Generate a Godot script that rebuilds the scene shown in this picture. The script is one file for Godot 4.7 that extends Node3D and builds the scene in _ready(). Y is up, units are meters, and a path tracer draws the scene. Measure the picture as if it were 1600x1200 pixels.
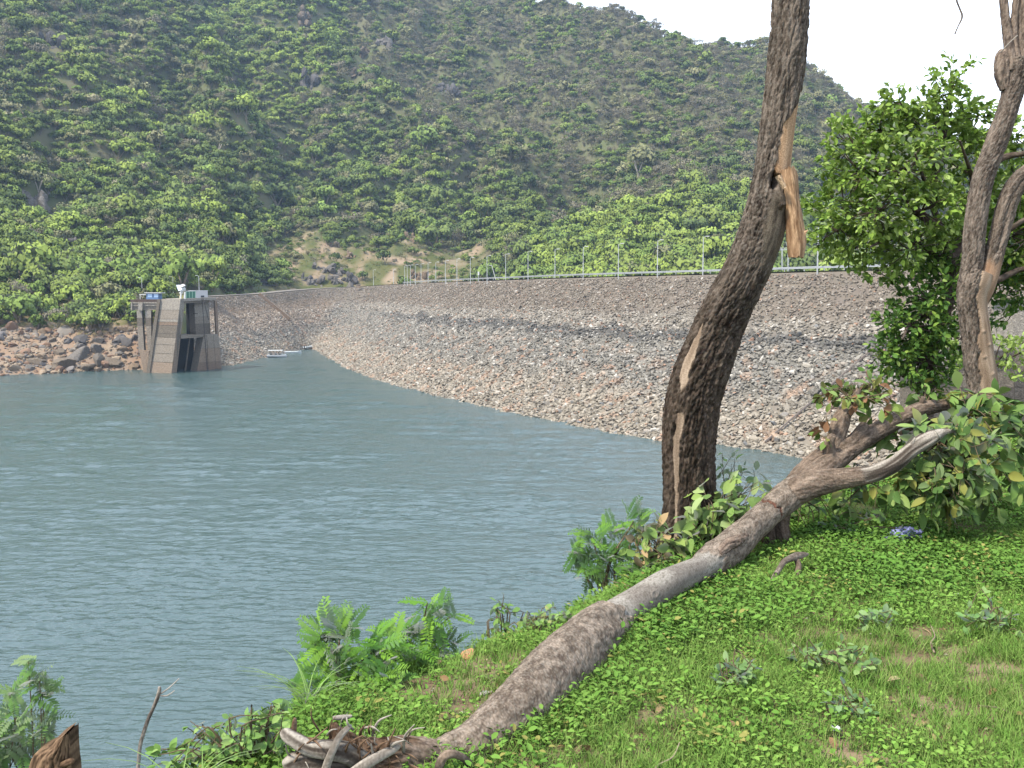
extends Node3D
# Rockfill dam, lake and wooded hills seen from a grassy bank with a fallen trunk. Metres; the lake lies at y = 0, the eye at y = 24.

const F := 1500.0
const EYE := 24.0
const PITCH := 0.09439
var names := {}
var rng := RandomNumberGenerator.new()
var nz := FastNoiseLite.new()
var nz2 := FastNoiseLite.new()
var cell := FastNoiseLite.new()
var M := {}

# ------------------------------------------------------------------ helpers
func at(u: float, v: float, d: float) -> Vector3:
	var a := (u - 800.0) / F
	var b := (600.0 - v) / F
	var k := d / (b * sin(PITCH) + cos(PITCH))
	return Vector3(a * k, EYE + (b * cos(PITCH) - sin(PITCH)) * k, -d)

func mpp(v: float, d: float) -> float:
	return d / ((600.0 - v) / F * sin(PITCH) + cos(PITCH)) / F

func to_px(p: Vector3) -> Vector2:
	var y := p.y - EYE
	var fwd := -y * sin(PITCH) - p.z * cos(PITCH)
	var up := y * cos(PITCH) - p.z * -sin(PITCH) * -1.0
	up = y * cos(PITCH) + (-p.z) * sin(PITCH)
	return Vector2(800.0 + F * p.x / fwd, 600.0 - F * up / fwd)

func numbered(called: String) -> String:
	if not names.has(called):
		names[called] = 0
		return called
	names[called] += 1
	return "%s_%03d" % [called, names[called]]

func thing(called: String, label: String, category: String, where := Vector3.ZERO, group := "", kind := "") -> Node3D:
	var o := Node3D.new()
	o.name = numbered(called)
	add_child(o)
	o.position = where
	tag(o, label, category, group, kind)
	return o

func tag(o: Node, label: String, category := "", group := "", kind := "") -> void:
	if label: o.set_meta("label", label)
	if category: o.set_meta("category", category)
	if group: o.set_meta("group", group)
	if kind: o.set_meta("kind", kind)

func put(called: String, m: Mesh, mat: Material, parent: Node = self) -> MeshInstance3D:
	var o := MeshInstance3D.new()
	o.mesh = m
	if mat: o.material_override = mat
	if parent == self:
		o.name = numbered(called)
		add_child(o)
	else:
		if not parent.has_meta("_n"): parent.set_meta("_n", {})
		var t: Dictionary = parent.get_meta("_n")
		var k: int = t.get(called, 0)
		t[called] = k + 1
		o.name = called if k == 0 else "%s_%03d" % [called, k]
		parent.add_child(o)
	return o

func lin(r: float, g: float, b: float) -> Color:
	return Color(r, g, b).linear_to_srgb()

func mat(c: Color, rough := 0.9, spec := 0.3, vc := false, back := 0.0) -> StandardMaterial3D:
	var m := StandardMaterial3D.new()
	m.albedo_color = Color.WHITE if vc else lin(c.r, c.g, c.b)
	m.roughness = rough
	m.metallic_specular = spec
	m.vertex_color_use_as_albedo = vc
	if back > 0.0:
		m.backlight_enabled = true
		m.backlight = Color(back, back, back)
	return m

func arr(v: PackedVector3Array, ix: PackedInt32Array, n = null, c = null, uv = null) -> ArrayMesh:
	var a := []
	a.resize(Mesh.ARRAY_MAX)
	a[Mesh.ARRAY_VERTEX] = v
	if n == null: n = normals_of(v, ix)
	a[Mesh.ARRAY_NORMAL] = n
	if c != null: a[Mesh.ARRAY_COLOR] = c
	if uv != null: a[Mesh.ARRAY_TEX_UV] = uv
	a[Mesh.ARRAY_INDEX] = ix
	var m := ArrayMesh.new()
	m.add_surface_from_arrays(Mesh.PRIMITIVE_TRIANGLES, a)
	return m

func normals_of(v: PackedVector3Array, ix: PackedInt32Array) -> PackedVector3Array:
	var n := PackedVector3Array()
	n.resize(v.size())
	for k in range(0, ix.size(), 3):
		var a := ix[k]
		var b := ix[k + 1]
		var c := ix[k + 2]
		var q := (v[c] - v[a]).cross(v[b] - v[a])
		n[a] += q
		n[b] += q
		n[c] += q
	for k in n.size():
		n[k] = n[k].normalized() if n[k].length_squared() > 1e-20 else Vector3.UP
	return n

# a mesh with flat faces from loose triangles
class Soup:
	var v := PackedVector3Array()
	var n := PackedVector3Array()
	var c := PackedColorArray()
	func tri(a: Vector3, b: Vector3, d: Vector3, col := Color.WHITE) -> void:
		var q := (d - a).cross(b - a).normalized()
		v.append_array([a, b, d])
		n.append_array([q, q, q])
		c.append_array([col, col, col])
	func quad(a: Vector3, b: Vector3, d: Vector3, e: Vector3, col := Color.WHITE) -> void:
		tri(a, b, d, col)
		tri(a, d, e, col)
	func box(lo: Vector3, hi: Vector3, t := Transform3D(), col := Color.WHITE) -> void:
		var p := []
		for k in 8:
			p.append(t * Vector3(hi.x if k & 1 else lo.x, hi.y if k & 2 else lo.y, hi.z if k & 4 else lo.z))
		for f in [[0, 2, 3, 1], [4, 5, 7, 6], [0, 1, 5, 4], [2, 6, 7, 3], [0, 4, 6, 2], [1, 3, 7, 5]]:
			quad(p[f[0]], p[f[1]], p[f[2]], p[f[3]], col)
	func bar(a: Vector3, b: Vector3, w: float, col := Color.WHITE) -> void:
		var y := (b - a).normalized()
		var x := y.cross(Vector3.FORWARD if absf(y.z) < 0.9 else Vector3.RIGHT).normalized()
		box(Vector3(-w / 2, 0, -w / 2), Vector3(w / 2, a.distance_to(b), w / 2), Transform3D(Basis(x, y, x.cross(y)), a), col)
	func mesh() -> ArrayMesh:
		var a := []
		a.resize(Mesh.ARRAY_MAX)
		a[Mesh.ARRAY_VERTEX] = v
		a[Mesh.ARRAY_NORMAL] = n
		a[Mesh.ARRAY_COLOR] = c
		var m := ArrayMesh.new()
		m.add_surface_from_arrays(Mesh.PRIMITIVE_TRIANGLES, a)
		return m

# grid of points (rows x cols) as one smooth sheet
func sheet(p: PackedVector3Array, rows: int, cols: int, c = null, wrap := false) -> ArrayMesh:
	var ix := PackedInt32Array()
	for i in rows - 1:
		for j in (cols if wrap else cols - 1):
			var a := i * cols + j
			var b := i * cols + (j + 1) % cols
			ix.append_array([a, a + cols, b + cols, a, b + cols, b])
	return arr(p, ix, null, c)

func spline(pts: Array, per: int) -> Array:
	# Catmull-Rom through arrays of numbers; returns arrays [.., parameter]
	var out := []
	for i in pts.size() - 1:
		var p0: Array = pts[maxi(i - 1, 0)]
		var p1: Array = pts[i]
		var p2: Array = pts[i + 1]
		var p3: Array = pts[mini(i + 2, pts.size() - 1)]
		for k in per + (1 if i == pts.size() - 2 else 0):
			var t := float(k) / per
			var q := []
			for m in p1.size():
				q.append(0.5 * (2.0 * p1[m] + (p2[m] - p0[m]) * t + (2.0 * p0[m] - 5.0 * p1[m] + 4.0 * p2[m] - p3[m]) * t * t + (3.0 * p1[m] - p0[m] - 3.0 * p2[m] + p3[m]) * t * t * t))
			q.append(i + t)
			out.append(q)
	return out

# a limb through [x, y, z, radius]; style(k, phi, along, centre) gives [radius factor, colour]; phi = 0 faces the eye, +90 deg is to its right
func limb(pts: Array, ring: float, sides: int, style: Callable, origin := Vector3.ZERO, cap := true) -> ArrayMesh:
	var length := 0.0
	for i in pts.size() - 1:
		length += Vector3(pts[i][0], pts[i][1], pts[i][2]).distance_to(Vector3(pts[i + 1][0], pts[i + 1][1], pts[i + 1][2]))
	var per := maxi(2, int(length / ring / (pts.size() - 1)))
	var s := spline(pts, per)
	var v := PackedVector3Array()
	var c := PackedColorArray()
	var along := 0.0
	var eye := Vector3(0, EYE, 0)
	var before := Vector3.RIGHT
	for i in s.size():
		var p := Vector3(s[i][0], s[i][1], s[i][2])
		var q0: Array = s[maxi(i - 1, 0)]
		var q1: Array = s[mini(i + 1, s.size() - 1)]
		var t := (Vector3(q1[0], q1[1], q1[2]) - Vector3(q0[0], q0[1], q0[2])).normalized()
		if i > 0: along += p.distance_to(Vector3(q0[0], q0[1], q0[2]))
		var to := (eye - p).normalized()
		var right := to.cross(t).normalized() * -1.0
		if i == 0:
			if right.x < 0.0 and absf(t.y) > 0.2 or (absf(t.y) <= 0.2 and right.y < 0.0): right = -right
		elif right.dot(before) < 0.0: right = -right
		before = right
		var front := right.cross(t).normalized()
		if front.dot(to) < 0.0: front = -front
		for j in sides:
			var phi := TAU * j / sides
			var st: Array = style.call(s[i][4], phi if phi <= PI else phi - TAU, along, s[i][3])
			v.append(p + (right * sin(phi) + front * cos(phi)) * s[i][3] * st[0] - origin)
			c.append(st[1])
	var rows := s.size()
	var ix := PackedInt32Array()
	for i in rows - 1:
		for j in sides:
			var a := i * sides + j
			var b := i * sides + (j + 1) % sides
			ix.append_array([a, b, b + sides, a, b + sides, a + sides])
	if cap:
		for e in [0, rows - 1]:
			var mid := Vector3.ZERO
			for j in sides: mid += v[e * sides + j]
			v.append(mid / sides)
			c.append(c[e * sides])
			var m := v.size() - 1
			for j in sides:
				var a: int = e * sides + j
				var b: int = e * sides + (j + 1) % sides
				ix.append_array([m, b, a] if e == 0 else [m, a, b])
	var n := normals_of(v, ix)
	# point the normals outwards
	var mid0 := Vector3(s[rows / 2][0], s[rows / 2][1], s[rows / 2][2]) - origin
	var test: int = (rows / 2) * sides
	if n[test].dot(v[test] - mid0) < 0.0:
		for k in n.size(): n[k] = -n[k]
		for k in range(0, ix.size(), 3):
			var w := ix[k + 1]
			ix[k + 1] = ix[k + 2]
			ix[k + 2] = w
	return arr(v, ix, n, c)

func px_path(l: Array) -> Array:
	# [u, v, depth, width in pixels] -> [x, y, z, radius]
	var out := []
	for q in l:
		var p := at(q[0], q[1], q[2])
		out.append([p.x, p.y, p.z, q[3] * 0.5 * mpp(q[1], q[2])])
	return out

func twig_mesh(pts: Array, r0: float, r1: float, origin := Vector3.ZERO, col := Color(0.12, 0.09, 0.06)) -> ArrayMesh:
	var l := []
	for i in pts.size():
		var p: Vector3 = pts[i]
		l.append([p.x, p.y, p.z, lerpf(r0, r1, float(i) / (pts.size() - 1))])
	return limb(l, 0.05, 6, func(_k, phi, al, _r): return [1.0 + 0.12 * sin(al * 90.0 + phi), col], origin)

func blob(radius: Vector3, rough: float, freq: float, sd: int, subdiv := 2, angular := 0.0) -> ArrayMesh:
	# a stone: subdivided icosahedron pushed about by noise and cut by a few planes
	var t := (1.0 + sqrt(5.0)) / 2.0
	var v := PackedVector3Array()
	for q in [[-1, t, 0], [1, t, 0], [-1, -t, 0], [1, -t, 0], [0, -1, t], [0, 1, t], [0, -1, -t], [0, 1, -t], [t, 0, -1], [t, 0, 1], [-t, 0, -1], [-t, 0, 1]]:
		v.append(Vector3(q[0], q[1], q[2]).normalized())
	var ix := PackedInt32Array([0, 11, 5, 0, 5, 1, 0, 1, 7, 0, 7, 10, 0, 10, 11, 1, 5, 9, 5, 11, 4, 11, 10, 2, 10, 7, 6, 7, 1, 8, 3, 9, 4, 3, 4, 2, 3, 2, 6, 3, 6, 8, 3, 8, 9, 4, 9, 5, 2, 4, 11, 6, 2, 10, 8, 6, 7, 9, 8, 1])
	for s in subdiv:
		var mid := {}
		var nx := PackedInt32Array()
		for k in range(0, ix.size(), 3):
			var e := []
			for m in 3:
				var a := ix[k + m]
				var b := ix[k + (m + 1) % 3]
				var key := mini(a, b) * 100000 + maxi(a, b)
				if not mid.has(key):
					v.append(((v[a] + v[b]) * 0.5).normalized())
					mid[key] = v.size() - 1
				e.append(mid[key])
			nx.append_array([ix[k], e[0], e[2], ix[k + 1], e[1], e[0], ix[k + 2], e[2], e[1], e[0], e[1], e[2]])
		ix = nx
	var r := RandomNumberGenerator.new()
	r.seed = sd
	var cuts := []
	for k in 9:
		cuts.append([Vector3(r.randfn(), r.randfn(), r.randfn()).normalized(), r.randf_range(0.45, 0.8)])
	for k in v.size():
		var p := v[k]
		var w := p * (1.0 + rough * nz.get_noise_3d(p.x * freq + sd * 7.3, p.y * freq, p.z * freq))
		if angular > 0.0:
			for q in cuts:
				var h: float = w.dot(q[0]) - q[1]
				if h > 0.0: w -= q[0] * h * angular
		v[k] = w * radius
	if subdiv <= 1:
		var s := Soup.new()
		for k in range(0, ix.size(), 3): s.tri(v[ix[k]], v[ix[k + 2]], v[ix[k + 1]])
		return s.mesh()
	var n := normals_of(v, ix)
	if n[0].dot(v[0]) < 0.0:
		for k in n.size(): n[k] = -n[k]
		for k in range(0, ix.size(), 3):
			var w := ix[k + 1]
			ix[k + 1] = ix[k + 2]
			ix[k + 2] = w
	return arr(v, ix, n)

func prism(poly: Array, d: float, th: float, col := Color.WHITE) -> ArrayMesh:
	# an outline at depth d with real thickness th behind it
	var pl := PackedVector2Array()
	for q in poly: pl.append(Vector2(q[0], q[1]))
	var s := Soup.new()
	var f := []
	var b := []
	for q in poly:
		var p := at(q[0], q[1], d)
		f.append(p)
		b.append(p + Vector3(0, 0, -th))
	var t := Geometry2D.triangulate_polygon(pl)
	for k in range(0, t.size(), 3):
		s.tri(f[t[k]], f[t[k + 1]], f[t[k + 2]], col)
		s.tri(b[t[k]], b[t[k + 2]], b[t[k + 1]], col)
	for k in poly.size():
		var m := (k + 1) % poly.size()
		s.quad(f[k], f[m], b[m], b[k], col)
	for k in range(0, s.n.size()):
		pass
	return s.mesh()

func noise_tex(freq: float, octaves: int, ramp: Array, size := 512, kind := FastNoiseLite.TYPE_SIMPLEX_SMOOTH, sd := 1) -> ImageTexture:
	var f := FastNoiseLite.new()
	f.seed = sd
	f.noise_type = kind
	f.frequency = freq
	f.fractal_octaves = octaves
	var im := f.get_seamless_image(size, size)
	im.convert(Image.FORMAT_RGB8)
	if ramp.size() == 2:
		var data := im.get_data()
		for k in range(0, data.size(), 3):
			var t := data[k] / 255.0
			var c: Color = ramp[0].lerp(ramp[1], t)
			data[k] = int(c.r * 255)
			data[k + 1] = int(c.g * 255)
			data[k + 2] = int(c.b * 255)
		im = Image.create_from_data(size, size, false, Image.FORMAT_RGB8, data)
	return ImageTexture.create_from_image(im)

func multi(called: String, m: Mesh, xf: Array, cols: Array, parent: Node = self) -> MultiMeshInstance3D:
	var mm := MultiMesh.new()
	mm.transform_format = MultiMesh.TRANSFORM_3D
	mm.use_colors = true
	mm.mesh = m
	mm.instance_count = xf.size()
	for k in xf.size():
		mm.set_instance_transform(k, xf[k])
		mm.set_instance_color(k, cols[k])
	var o := MultiMeshInstance3D.new()
	o.multimesh = mm
	o.name = numbered(called) if parent == self else called
	parent.add_child(o, true)
	o.set_meta("kind", "stuff")
	return o

# ------------------------------------------------------------------ leaves
func leaf_mesh(length: float, width: float, fat: float, fold: float, curl: float) -> ArrayMesh:
	# lies along +z from its stalk at 0; fat = where it is widest
	var v := PackedVector3Array()
	var rows := 6
	for i in rows:
		var t := float(i) / (rows - 1)
		var w := width * 0.5 * pow(sin(PI * pow(t, fat)), 0.75) if i > 0 and i < rows - 1 else width * 0.02
		var y := -curl * length * t * t
		v.append(Vector3(-w, y + fold * w, t * length))
		v.append(Vector3(0, y, t * length))
		v.append(Vector3(w, y + fold * w, t * length))
	return sheet(v, rows, 3)

func frond_mesh(length: float, pairs: int, leaflet: float, droop: float, sd: int) -> ArrayMesh:
	var r := RandomNumberGenerator.new()
	r.seed = sd
	var v := PackedVector3Array()
	var ix := PackedInt32Array()
	var prev := Vector3.ZERO
	for i in pairs + 1:
		var t := float(i) / pairs
		var p := Vector3(sin(t * 2.0 + sd) * 0.03 * length, -droop * length * t * t, t * length)
		if i > 0:
			var k := v.size()
			var w := Vector3(0.0025, 0, 0)
			v.append_array([prev - w, prev + w, p + w * 0.6, p - w * 0.6])
			ix.append_array([k, k + 1, k + 2, k, k + 2, k + 3])
		prev = p
		if i < 1: continue
		for sgn in [-1.0, 1.0]:
			var ll := leaflet * (0.55 + 0.75 * sin(PI * (0.12 + 0.8 * t))) * r.randf_range(0.85, 1.1)
			var dir := Vector3(sgn * 0.9, r.randf_range(-0.25, 0.2), 0.45).normalized()
			var side := Vector3(-dir.z * sgn, 0.12, dir.x * sgn).normalized() * ll * 0.19
			var k := v.size()
			v.append_array([p, p + dir * ll * 0.3 + side, p + dir * ll * 0.72 + side * 0.9 + Vector3(0, -0.08 * ll, 0), p + dir * ll + Vector3(0, -0.12 * ll, 0), p + dir * ll * 0.72 - side * 0.9 + Vector3(0, -0.08 * ll, 0), p + dir * ll * 0.3 - side])
			ix.append_array([k, k + 1, k + 5, k + 1, k + 2, k + 4, k + 1, k + 4, k + 5, k + 2, k + 3, k + 4])
	return arr(v, ix)

func facing(dir: Vector3, roll: float, s: float, p: Vector3, face := Vector3.UP) -> Transform3D:
	# +z along dir, +y as near as may be to face
	var z := dir.normalized()
	var x := face.cross(z)
	if x.length() < 0.05: x = Vector3.RIGHT.cross(z)
	x = x.normalized()
	var y := z.cross(x)
	return Transform3D(Basis(x, y, z).rotated(z, roll).scaled(Vector3(s, s, s)), p)

func any_dir(r: RandomNumberGenerator) -> Vector3:
	return Vector3(r.randfn(), r.randfn(), r.randfn()).normalized()

# ------------------------------------------------------------------ ground shapes
var brow := [[-60.0, -20.0], [-12.0, 0.6], [-4.0, 2.0], [-1.7, 2.75], [-1.05, 3.25], [-0.85, 3.75], [-0.3, 4.25], [0.05, 4.55], [0.4, 4.95], [1.0, 6.1], [1.9, 7.0], [2.7, 7.9], [4.0, 9.4], [5.6, 11.4], [8.0, 13.0], [14.0, 16.0], [30.0, 24.0], [70.0, 36.0], [160.0, 40.0]]

func beyond(x: float, d: float) -> float:
	# metres past the brow of the bank, negative on the grass
	var best := 1e9
	var sg := 1.0
	var p := Vector2(x, d)
	for i in brow.size() - 1:
		var a := Vector2(brow[i][0], brow[i][1])
		var b := Vector2(brow[i + 1][0], brow[i + 1][1])
		var ab := b - a
		var t := clampf((p - a).dot(ab) / ab.length_squared(), 0.0, 1.0)
		var q := a + ab * t
		var l := p.distance_to(q)
		if l < best:
			best = l
			sg = 1.0 if ab.cross(p - a) > 0.0 else -1.0
	return best * sg

func bank_y(x: float, d: float) -> float:
	var s := beyond(x, d)
	var y := EYE - 1.6
	y += 0.035 * nz.get_noise_2d(x * 25.0, d * 25.0) + 0.02 * nz.get_noise_2d(x * 90.0, d * 90.0)
	if s < 0.0: y += 0.02 * (-s) * clampf(x * 0.2, 0.0, 1.0)
	if s > -0.4:
		var e := s + 0.4
		y -= 0.95 * e * smoothstep(0.0, 1.6, e) + 0.08 * e
		y += minf(e, 3.0) * 0.12 * nz.get_noise_2d(x * 12.0, d * 12.0)
	return maxf(y, -4.0)

# each column of the hills: azimuth as a pixel column, then pairs of depth and pixel row
var hill_cols := [
	[-2600, [[160, 700], [240, 420], [420, 200], [700, -60], [1000, -200]]],
	[-900, [[215, 640], [235, 540], [270, 470], [330, 370], [430, 230], [560, 80], [720, -60], [950, -180]]],
	[-300, [[255, 605], [278, 535], [305, 495], [345, 420], [410, 325], [500, 215], [600, 110], [720, 0], [900, -110]]],
	[0, [[276, 596], [302, 530], [325, 492], [370, 418], [430, 335], [500, 250], [600, 140], [700, 40], [830, -60]]],
	[120, [[292, 583], [314, 518], [332, 497], [362, 452], [420, 385], [500, 295], [600, 185], [700, 85], [830, -20]]],
	[215, [[302, 574], [318, 500], [338, 482], [372, 445], [430, 395], [510, 312], [610, 210], [710, 112], [840, 10], [960, -80]]],
	[290, [[325, 520], [338, 472], [380, 446], [440, 412], [530, 325], [620, 232], [720, 138], [830, 40], [960, -50]]],
	[340, [[385, 500], [400, 452], [450, 420], [540, 322], [620, 222], [680, 132], [712, 84], [765, 104], [880, 40], [1000, -40]]],
	[385, [[425, 500], [436, 458], [485, 444], [560, 392], [605, 305], [640, 222], [658, 204], [712, 232], [820, 138], [920, 52], [1010, -30]]],
	[430, [[470, 470], [480, 452], [505, 432], [560, 390], [650, 295], [740, 198], [820, 118], [900, 40], [1000, -40]]],
	[500, [[500, 462], [508, 446], [520, 424], [545, 404], [590, 372], [660, 285], [750, 182], [840, 88], [900, 50], [1020, -60]]],
	[560, [[512, 455], [520, 443], [532, 418], [560, 398], [600, 372], [680, 280], [760, 190], [840, 102], [862, 92], [890, 108], [980, 10], [1100, -60]]],
	[600, [[512, 453], [524, 441], [536, 414], [562, 396], [605, 375], [690, 280], [770, 180], [815, 134], [850, 142], [920, 70], [990, 10], [1080, -40]]],
	[640, [[512, 452], [524, 440], [540, 410], [565, 394], [610, 378], [690, 285], [760, 195], [795, 166], [835, 182], [915, 105], [1000, 25], [1080, -40]]],
	[720, [[500, 455], [530, 430], [560, 405], [610, 382], [660, 310], [715, 232], [745, 222], [790, 246], [860, 170], [950, 80], [1060, -5], [1250, -20]]],
	[800, [[430, 470], [480, 440], [540, 408], [595, 345], [645, 282], [668, 272], [715, 300], [790, 215], [880, 130], [980, 48], [1060, -2], [1200, 20]]],
	[890, [[400, 470], [440, 440], [500, 402], [560, 335], [585, 320], [630, 342], [700, 262], [800, 172], [900, 92], [1000, 15], [1150, 40]]],
	[970, [[360, 470], [400, 440], [450, 402], [495, 352], [520, 342], [560, 360], [660, 258], [780, 165], [890, 84], [960, 40], [1100, 70]]],
	[1060, [[330, 470], [380, 438], [440, 410], [540, 345], [660, 248], [780, 158], [900, 80], [1050, 100]]],
	[1180, [[310, 470], [360, 438], [430, 408], [540, 335], [660, 235], [770, 155], [860, 98], [1000, 120]]],
	[1260, [[300, 470], [350, 438], [430, 408], [540, 335], [650, 250], [750, 180], [830, 130], [1000, 160]]],
	[1345, [[290, 470], [340, 440], [430, 412], [540, 350], [650, 272], [740, 212], [800, 180], [950, 210]]],
	[1450, [[280, 470], [340, 440], [430, 415], [540, 365], [650, 295], [760, 228], [920, 260]]],
	[1600, [[270, 470], [340, 442], [450, 410], [580, 345], [720, 262], [900, 290]]],
	[2000, [[250, 470], [350, 440], [500, 400], [700, 320], [900, 330]]],
	[3200, [[220, 480], [400, 430], [700, 360], [1000, 360]]]]
var crags := [
		[50, 316, 44, 0, "tall cracked grey crag among the trees on the left slope"], [85, 330, 26, 0, "low grey crag right of the tall one on the left slope"],
		[107, 382, 22, 0, "rounded brown crag above the shore trees"], [524, 386, 16, 1, "pale crag at the upper left of the eroded spur"],
		[545, 402, 18, 3, "reddish crag just below the pale one on the spur"], [645, 376, 16, 3, "orange crag at the top right of the spur"],
		[508, 421, 26, 0, "low grey crag in the middle of the spur"], [478, 438, 16, 2, "dark crag at the left foot of the spur by the road"],
		[495, 442, 22, 0, "grey cut rock face beside the crest road"], [520, 441, 24, 0, "broad grey cut rock face by the road below the spur"], [545, 438, 22, 2, "dark cut rock face at the right of the road cutting"],
		[410, 445, 24, 2, "dark overhung crag left of the road cutting"], [655, 432, 20, 3, "red brown crag behind the bunched lamps"],
		[570, 85, 26, 1, "pale rock slab in the gully at the top of the hill"], [560, 120, 20, 1, "pale rock rib lower in the hilltop gully"], [600, 70, 24, 0, "grey rock rib right of the hilltop gully"],
		[490, 130, 32, 2, "dark reddish cliff among the trees on the upper hill"], [700, 140, 28, 2, "dark cliff on the shaded side of the upper hill"], [85, 70, 32, 2, "grey cliff high on the left hill"], [470, 30, 26, 1, "pale sunlit rock at the very top of the hill"]]
var hill_t := PackedFloat32Array()
var hill_p := []

func prep_hills() -> void:
	for c in hill_cols:
		hill_t.append((c[0] - 800.0) / F)
		var l := []
		for q in c[1]:
			l.append(Vector2(q[0], at(c[0], q[1], q[0]).y))
		hill_p.append(l)

func prof(l: Array, d: float) -> float:
	if d <= l[0].x: return maxf(l[0].y - 0.62 * (l[0].x - d), -9.0)
	for i in l.size() - 1:
		if d < l[i + 1].x:
			var t: float = (d - l[i].x) / (l[i + 1].x - l[i].x)
			return lerpf(l[i].y, l[i + 1].y, t)
	return l[l.size() - 1].y - 0.15 * (d - l[l.size() - 1].x)

func hill_y(x: float, d: float) -> float:
	var wob := clampf((d - 330.0) / 120.0, 0.0, 1.0)
	var t := (x + wob * (11.0 * nz.get_noise_2d(x * 0.7 + 500.0, d * 0.7) + 5.0 * nz2.get_noise_2d(x * 2.5, d * 2.5 + 90.0))) / d
	var i := 0
	while i < hill_t.size() - 2 and hill_t[i + 1] < t: i += 1
	var w := clampf((t - hill_t[i]) / (hill_t[i + 1] - hill_t[i]), 0.0, 1.0)
	var y := lerpf(prof(hill_p[i], d), prof(hill_p[i + 1], d), w)
	var up := clampf((y - 30.0) / 60.0, 0.0, 1.0)
	var a := 1.0 - absf(nz.get_noise_2d(x * 0.9, d * 0.5)) * 2.0
	y += up * (26.0 * a - 12.0 + 7.0 * nz2.get_noise_2d(x * 2.2, d * 2.2))
	y += clampf((y - 1.0) / 12.0, 0.0, 1.0) * (1.4 * nz.get_noise_2d(x * 9.0, d * 9.0) + 0.6 * nz2.get_noise_2d(x * 30.0, d * 30.0))
	return y

# dam: crest edge (x, height, depth) and waterline (x, depth), in pairs from right to left
var dam_pts := [
	[150.0, 28.2, 40.0, 115.0, 5.0], [110.0, 28.2, 88.0, 78.0, 62.0], [84.0, 28.2, 135.0, 56.0, 113.0], [70.0, 28.2, 163.0, 42.5, 139.0],
	[58.0, 28.2, 182.0, 33.0, 151.0], [45.0, 28.2, 205.0, 21.0, 159.0], [30.0, 28.2, 230.0, 6.0, 182.0], [12.0, 28.2, 265.0, -14.6, 219.0],
	[-2.0, 28.2, 300.0, -34.5, 259.0], [-20.0, 28.2, 345.0, -53.0, 308.0], [-38.0, 28.2, 397.0, -73.0, 372.0], [-50.0, 28.2, 440.0, -80.7, 401.0],
	[-62.0, 28.2, 478.0, -86.0, 415.0], [-80.0, 27.4, 500.0, -88.5, 418.0], [-97.0, 26.3, 488.0, -90.0, 411.0], [-106.0, 24.9, 455.0, -90.5, 401.0],
	[-111.0, 23.7, 425.0, -91.0, 380.0], [-116.0, 23.0, 390.0, -93.0, 350.0], [-121.0, 22.1, 350.0, -94.5, 319.0], [-130.0, 21.5, 335.0, -114.0, 314.0]]
var dam_s := []

func dam_at(col: float, t: float) -> Vector3:
	# col along the dam in sampled columns, t = 0 at the water, 1 at the crest edge
	var i := clampi(int(col), 0, dam_s.size() - 2)
	var w := clampf(col - i, 0.0, 1.0)
	var a: Array = dam_s[i]
	var b: Array = dam_s[i + 1]
	var c := Vector3(lerpf(a[0], b[0], w), lerpf(a[1], b[1], w), -lerpf(a[2], b[2], w))
	var l := Vector3(lerpf(a[3], b[3], w), 0.0, -lerpf(a[4], b[4], w))
	return l.lerp(c, t)

func _ready() -> void:
	rng.seed = 4711
	nz.seed = 11
	nz.frequency = 0.01
	nz.fractal_octaves = 3
	nz2.seed = 29
	nz2.frequency = 0.01
	nz2.fractal_octaves = 2
	cell.seed = 5
	cell.noise_type = FastNoiseLite.TYPE_CELLULAR
	cell.cellular_return_type = FastNoiseLite.RETURN_DISTANCE2_SUB
	cell.frequency = 1.0
	# ---- camera, sky, sun
	var cam := Camera3D.new()
	cam.name = "camera"
	add_child(cam)
	cam.position = Vector3(0, EYE, 0)
	cam.rotation.x = -PITCH
	cam.keep_aspect = Camera3D.KEEP_HEIGHT
	cam.fov = rad_to_deg(2.0 * atan(600.0 / F))
	cam.near = 0.05
	cam.far = 5000.0
	cam.current = true
	var we := WorldEnvironment.new()
	we.name = "environment"
	var env := Environment.new()
	env.background_mode = Environment.BG_SKY
	var sky := Sky.new()
	var sm := ProceduralSkyMaterial.new()
	sm.sky_top_color = Color(0.74, 0.80, 0.88)
	sm.sky_horizon_color = Color(0.93, 0.95, 0.99)
	sm.sky_curve = 0.2
	sm.ground_bottom_color = Color(0.25, 0.27, 0.24)
	sm.ground_horizon_color = Color(0.6, 0.62, 0.62)
	sm.sun_angle_max = 40.0
	sky.sky_material = sm
	env.sky = sky
	env.background_energy_multiplier = 0.52
	env.tonemap_mode = Environment.TONE_MAPPER_LINEAR
	env.tonemap_exposure = 6.0
	env.sdfgi_enabled = true
	env.ssao_enabled = true
	env.ssil_enabled = true
	env.fog_enabled = true
	env.fog_density = 0.0001
	env.fog_light_color = Color(0.74, 0.86, 1.0)
	we.environment = env
	add_child(we)
	var sun := DirectionalLight3D.new()
	sun.name = "sun"
	sun.light_color = Color(1.0, 0.96, 0.89)
	sun.light_energy = 0.5
	sun.light_angular_distance = 10.0
	sun.shadow_enabled = true
	add_child(sun)
	sun.look_at_from_position(Vector3.ZERO, -Vector3(-0.5, 0.9, 0.36))
	materials()
	prep_hills()
	build_land()
	build_dam()
	build_water()
	build_forest()
	build_shore_rocks()
	build_tower()
	build_crest_furniture()
	build_boats()
	build_wall()
	build_bank()
	build_standing_trunk()
	build_fallen_tree()
	build_right_trunk()
	build_leafy_tree()
	build_bushes()
	build_litter()

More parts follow.
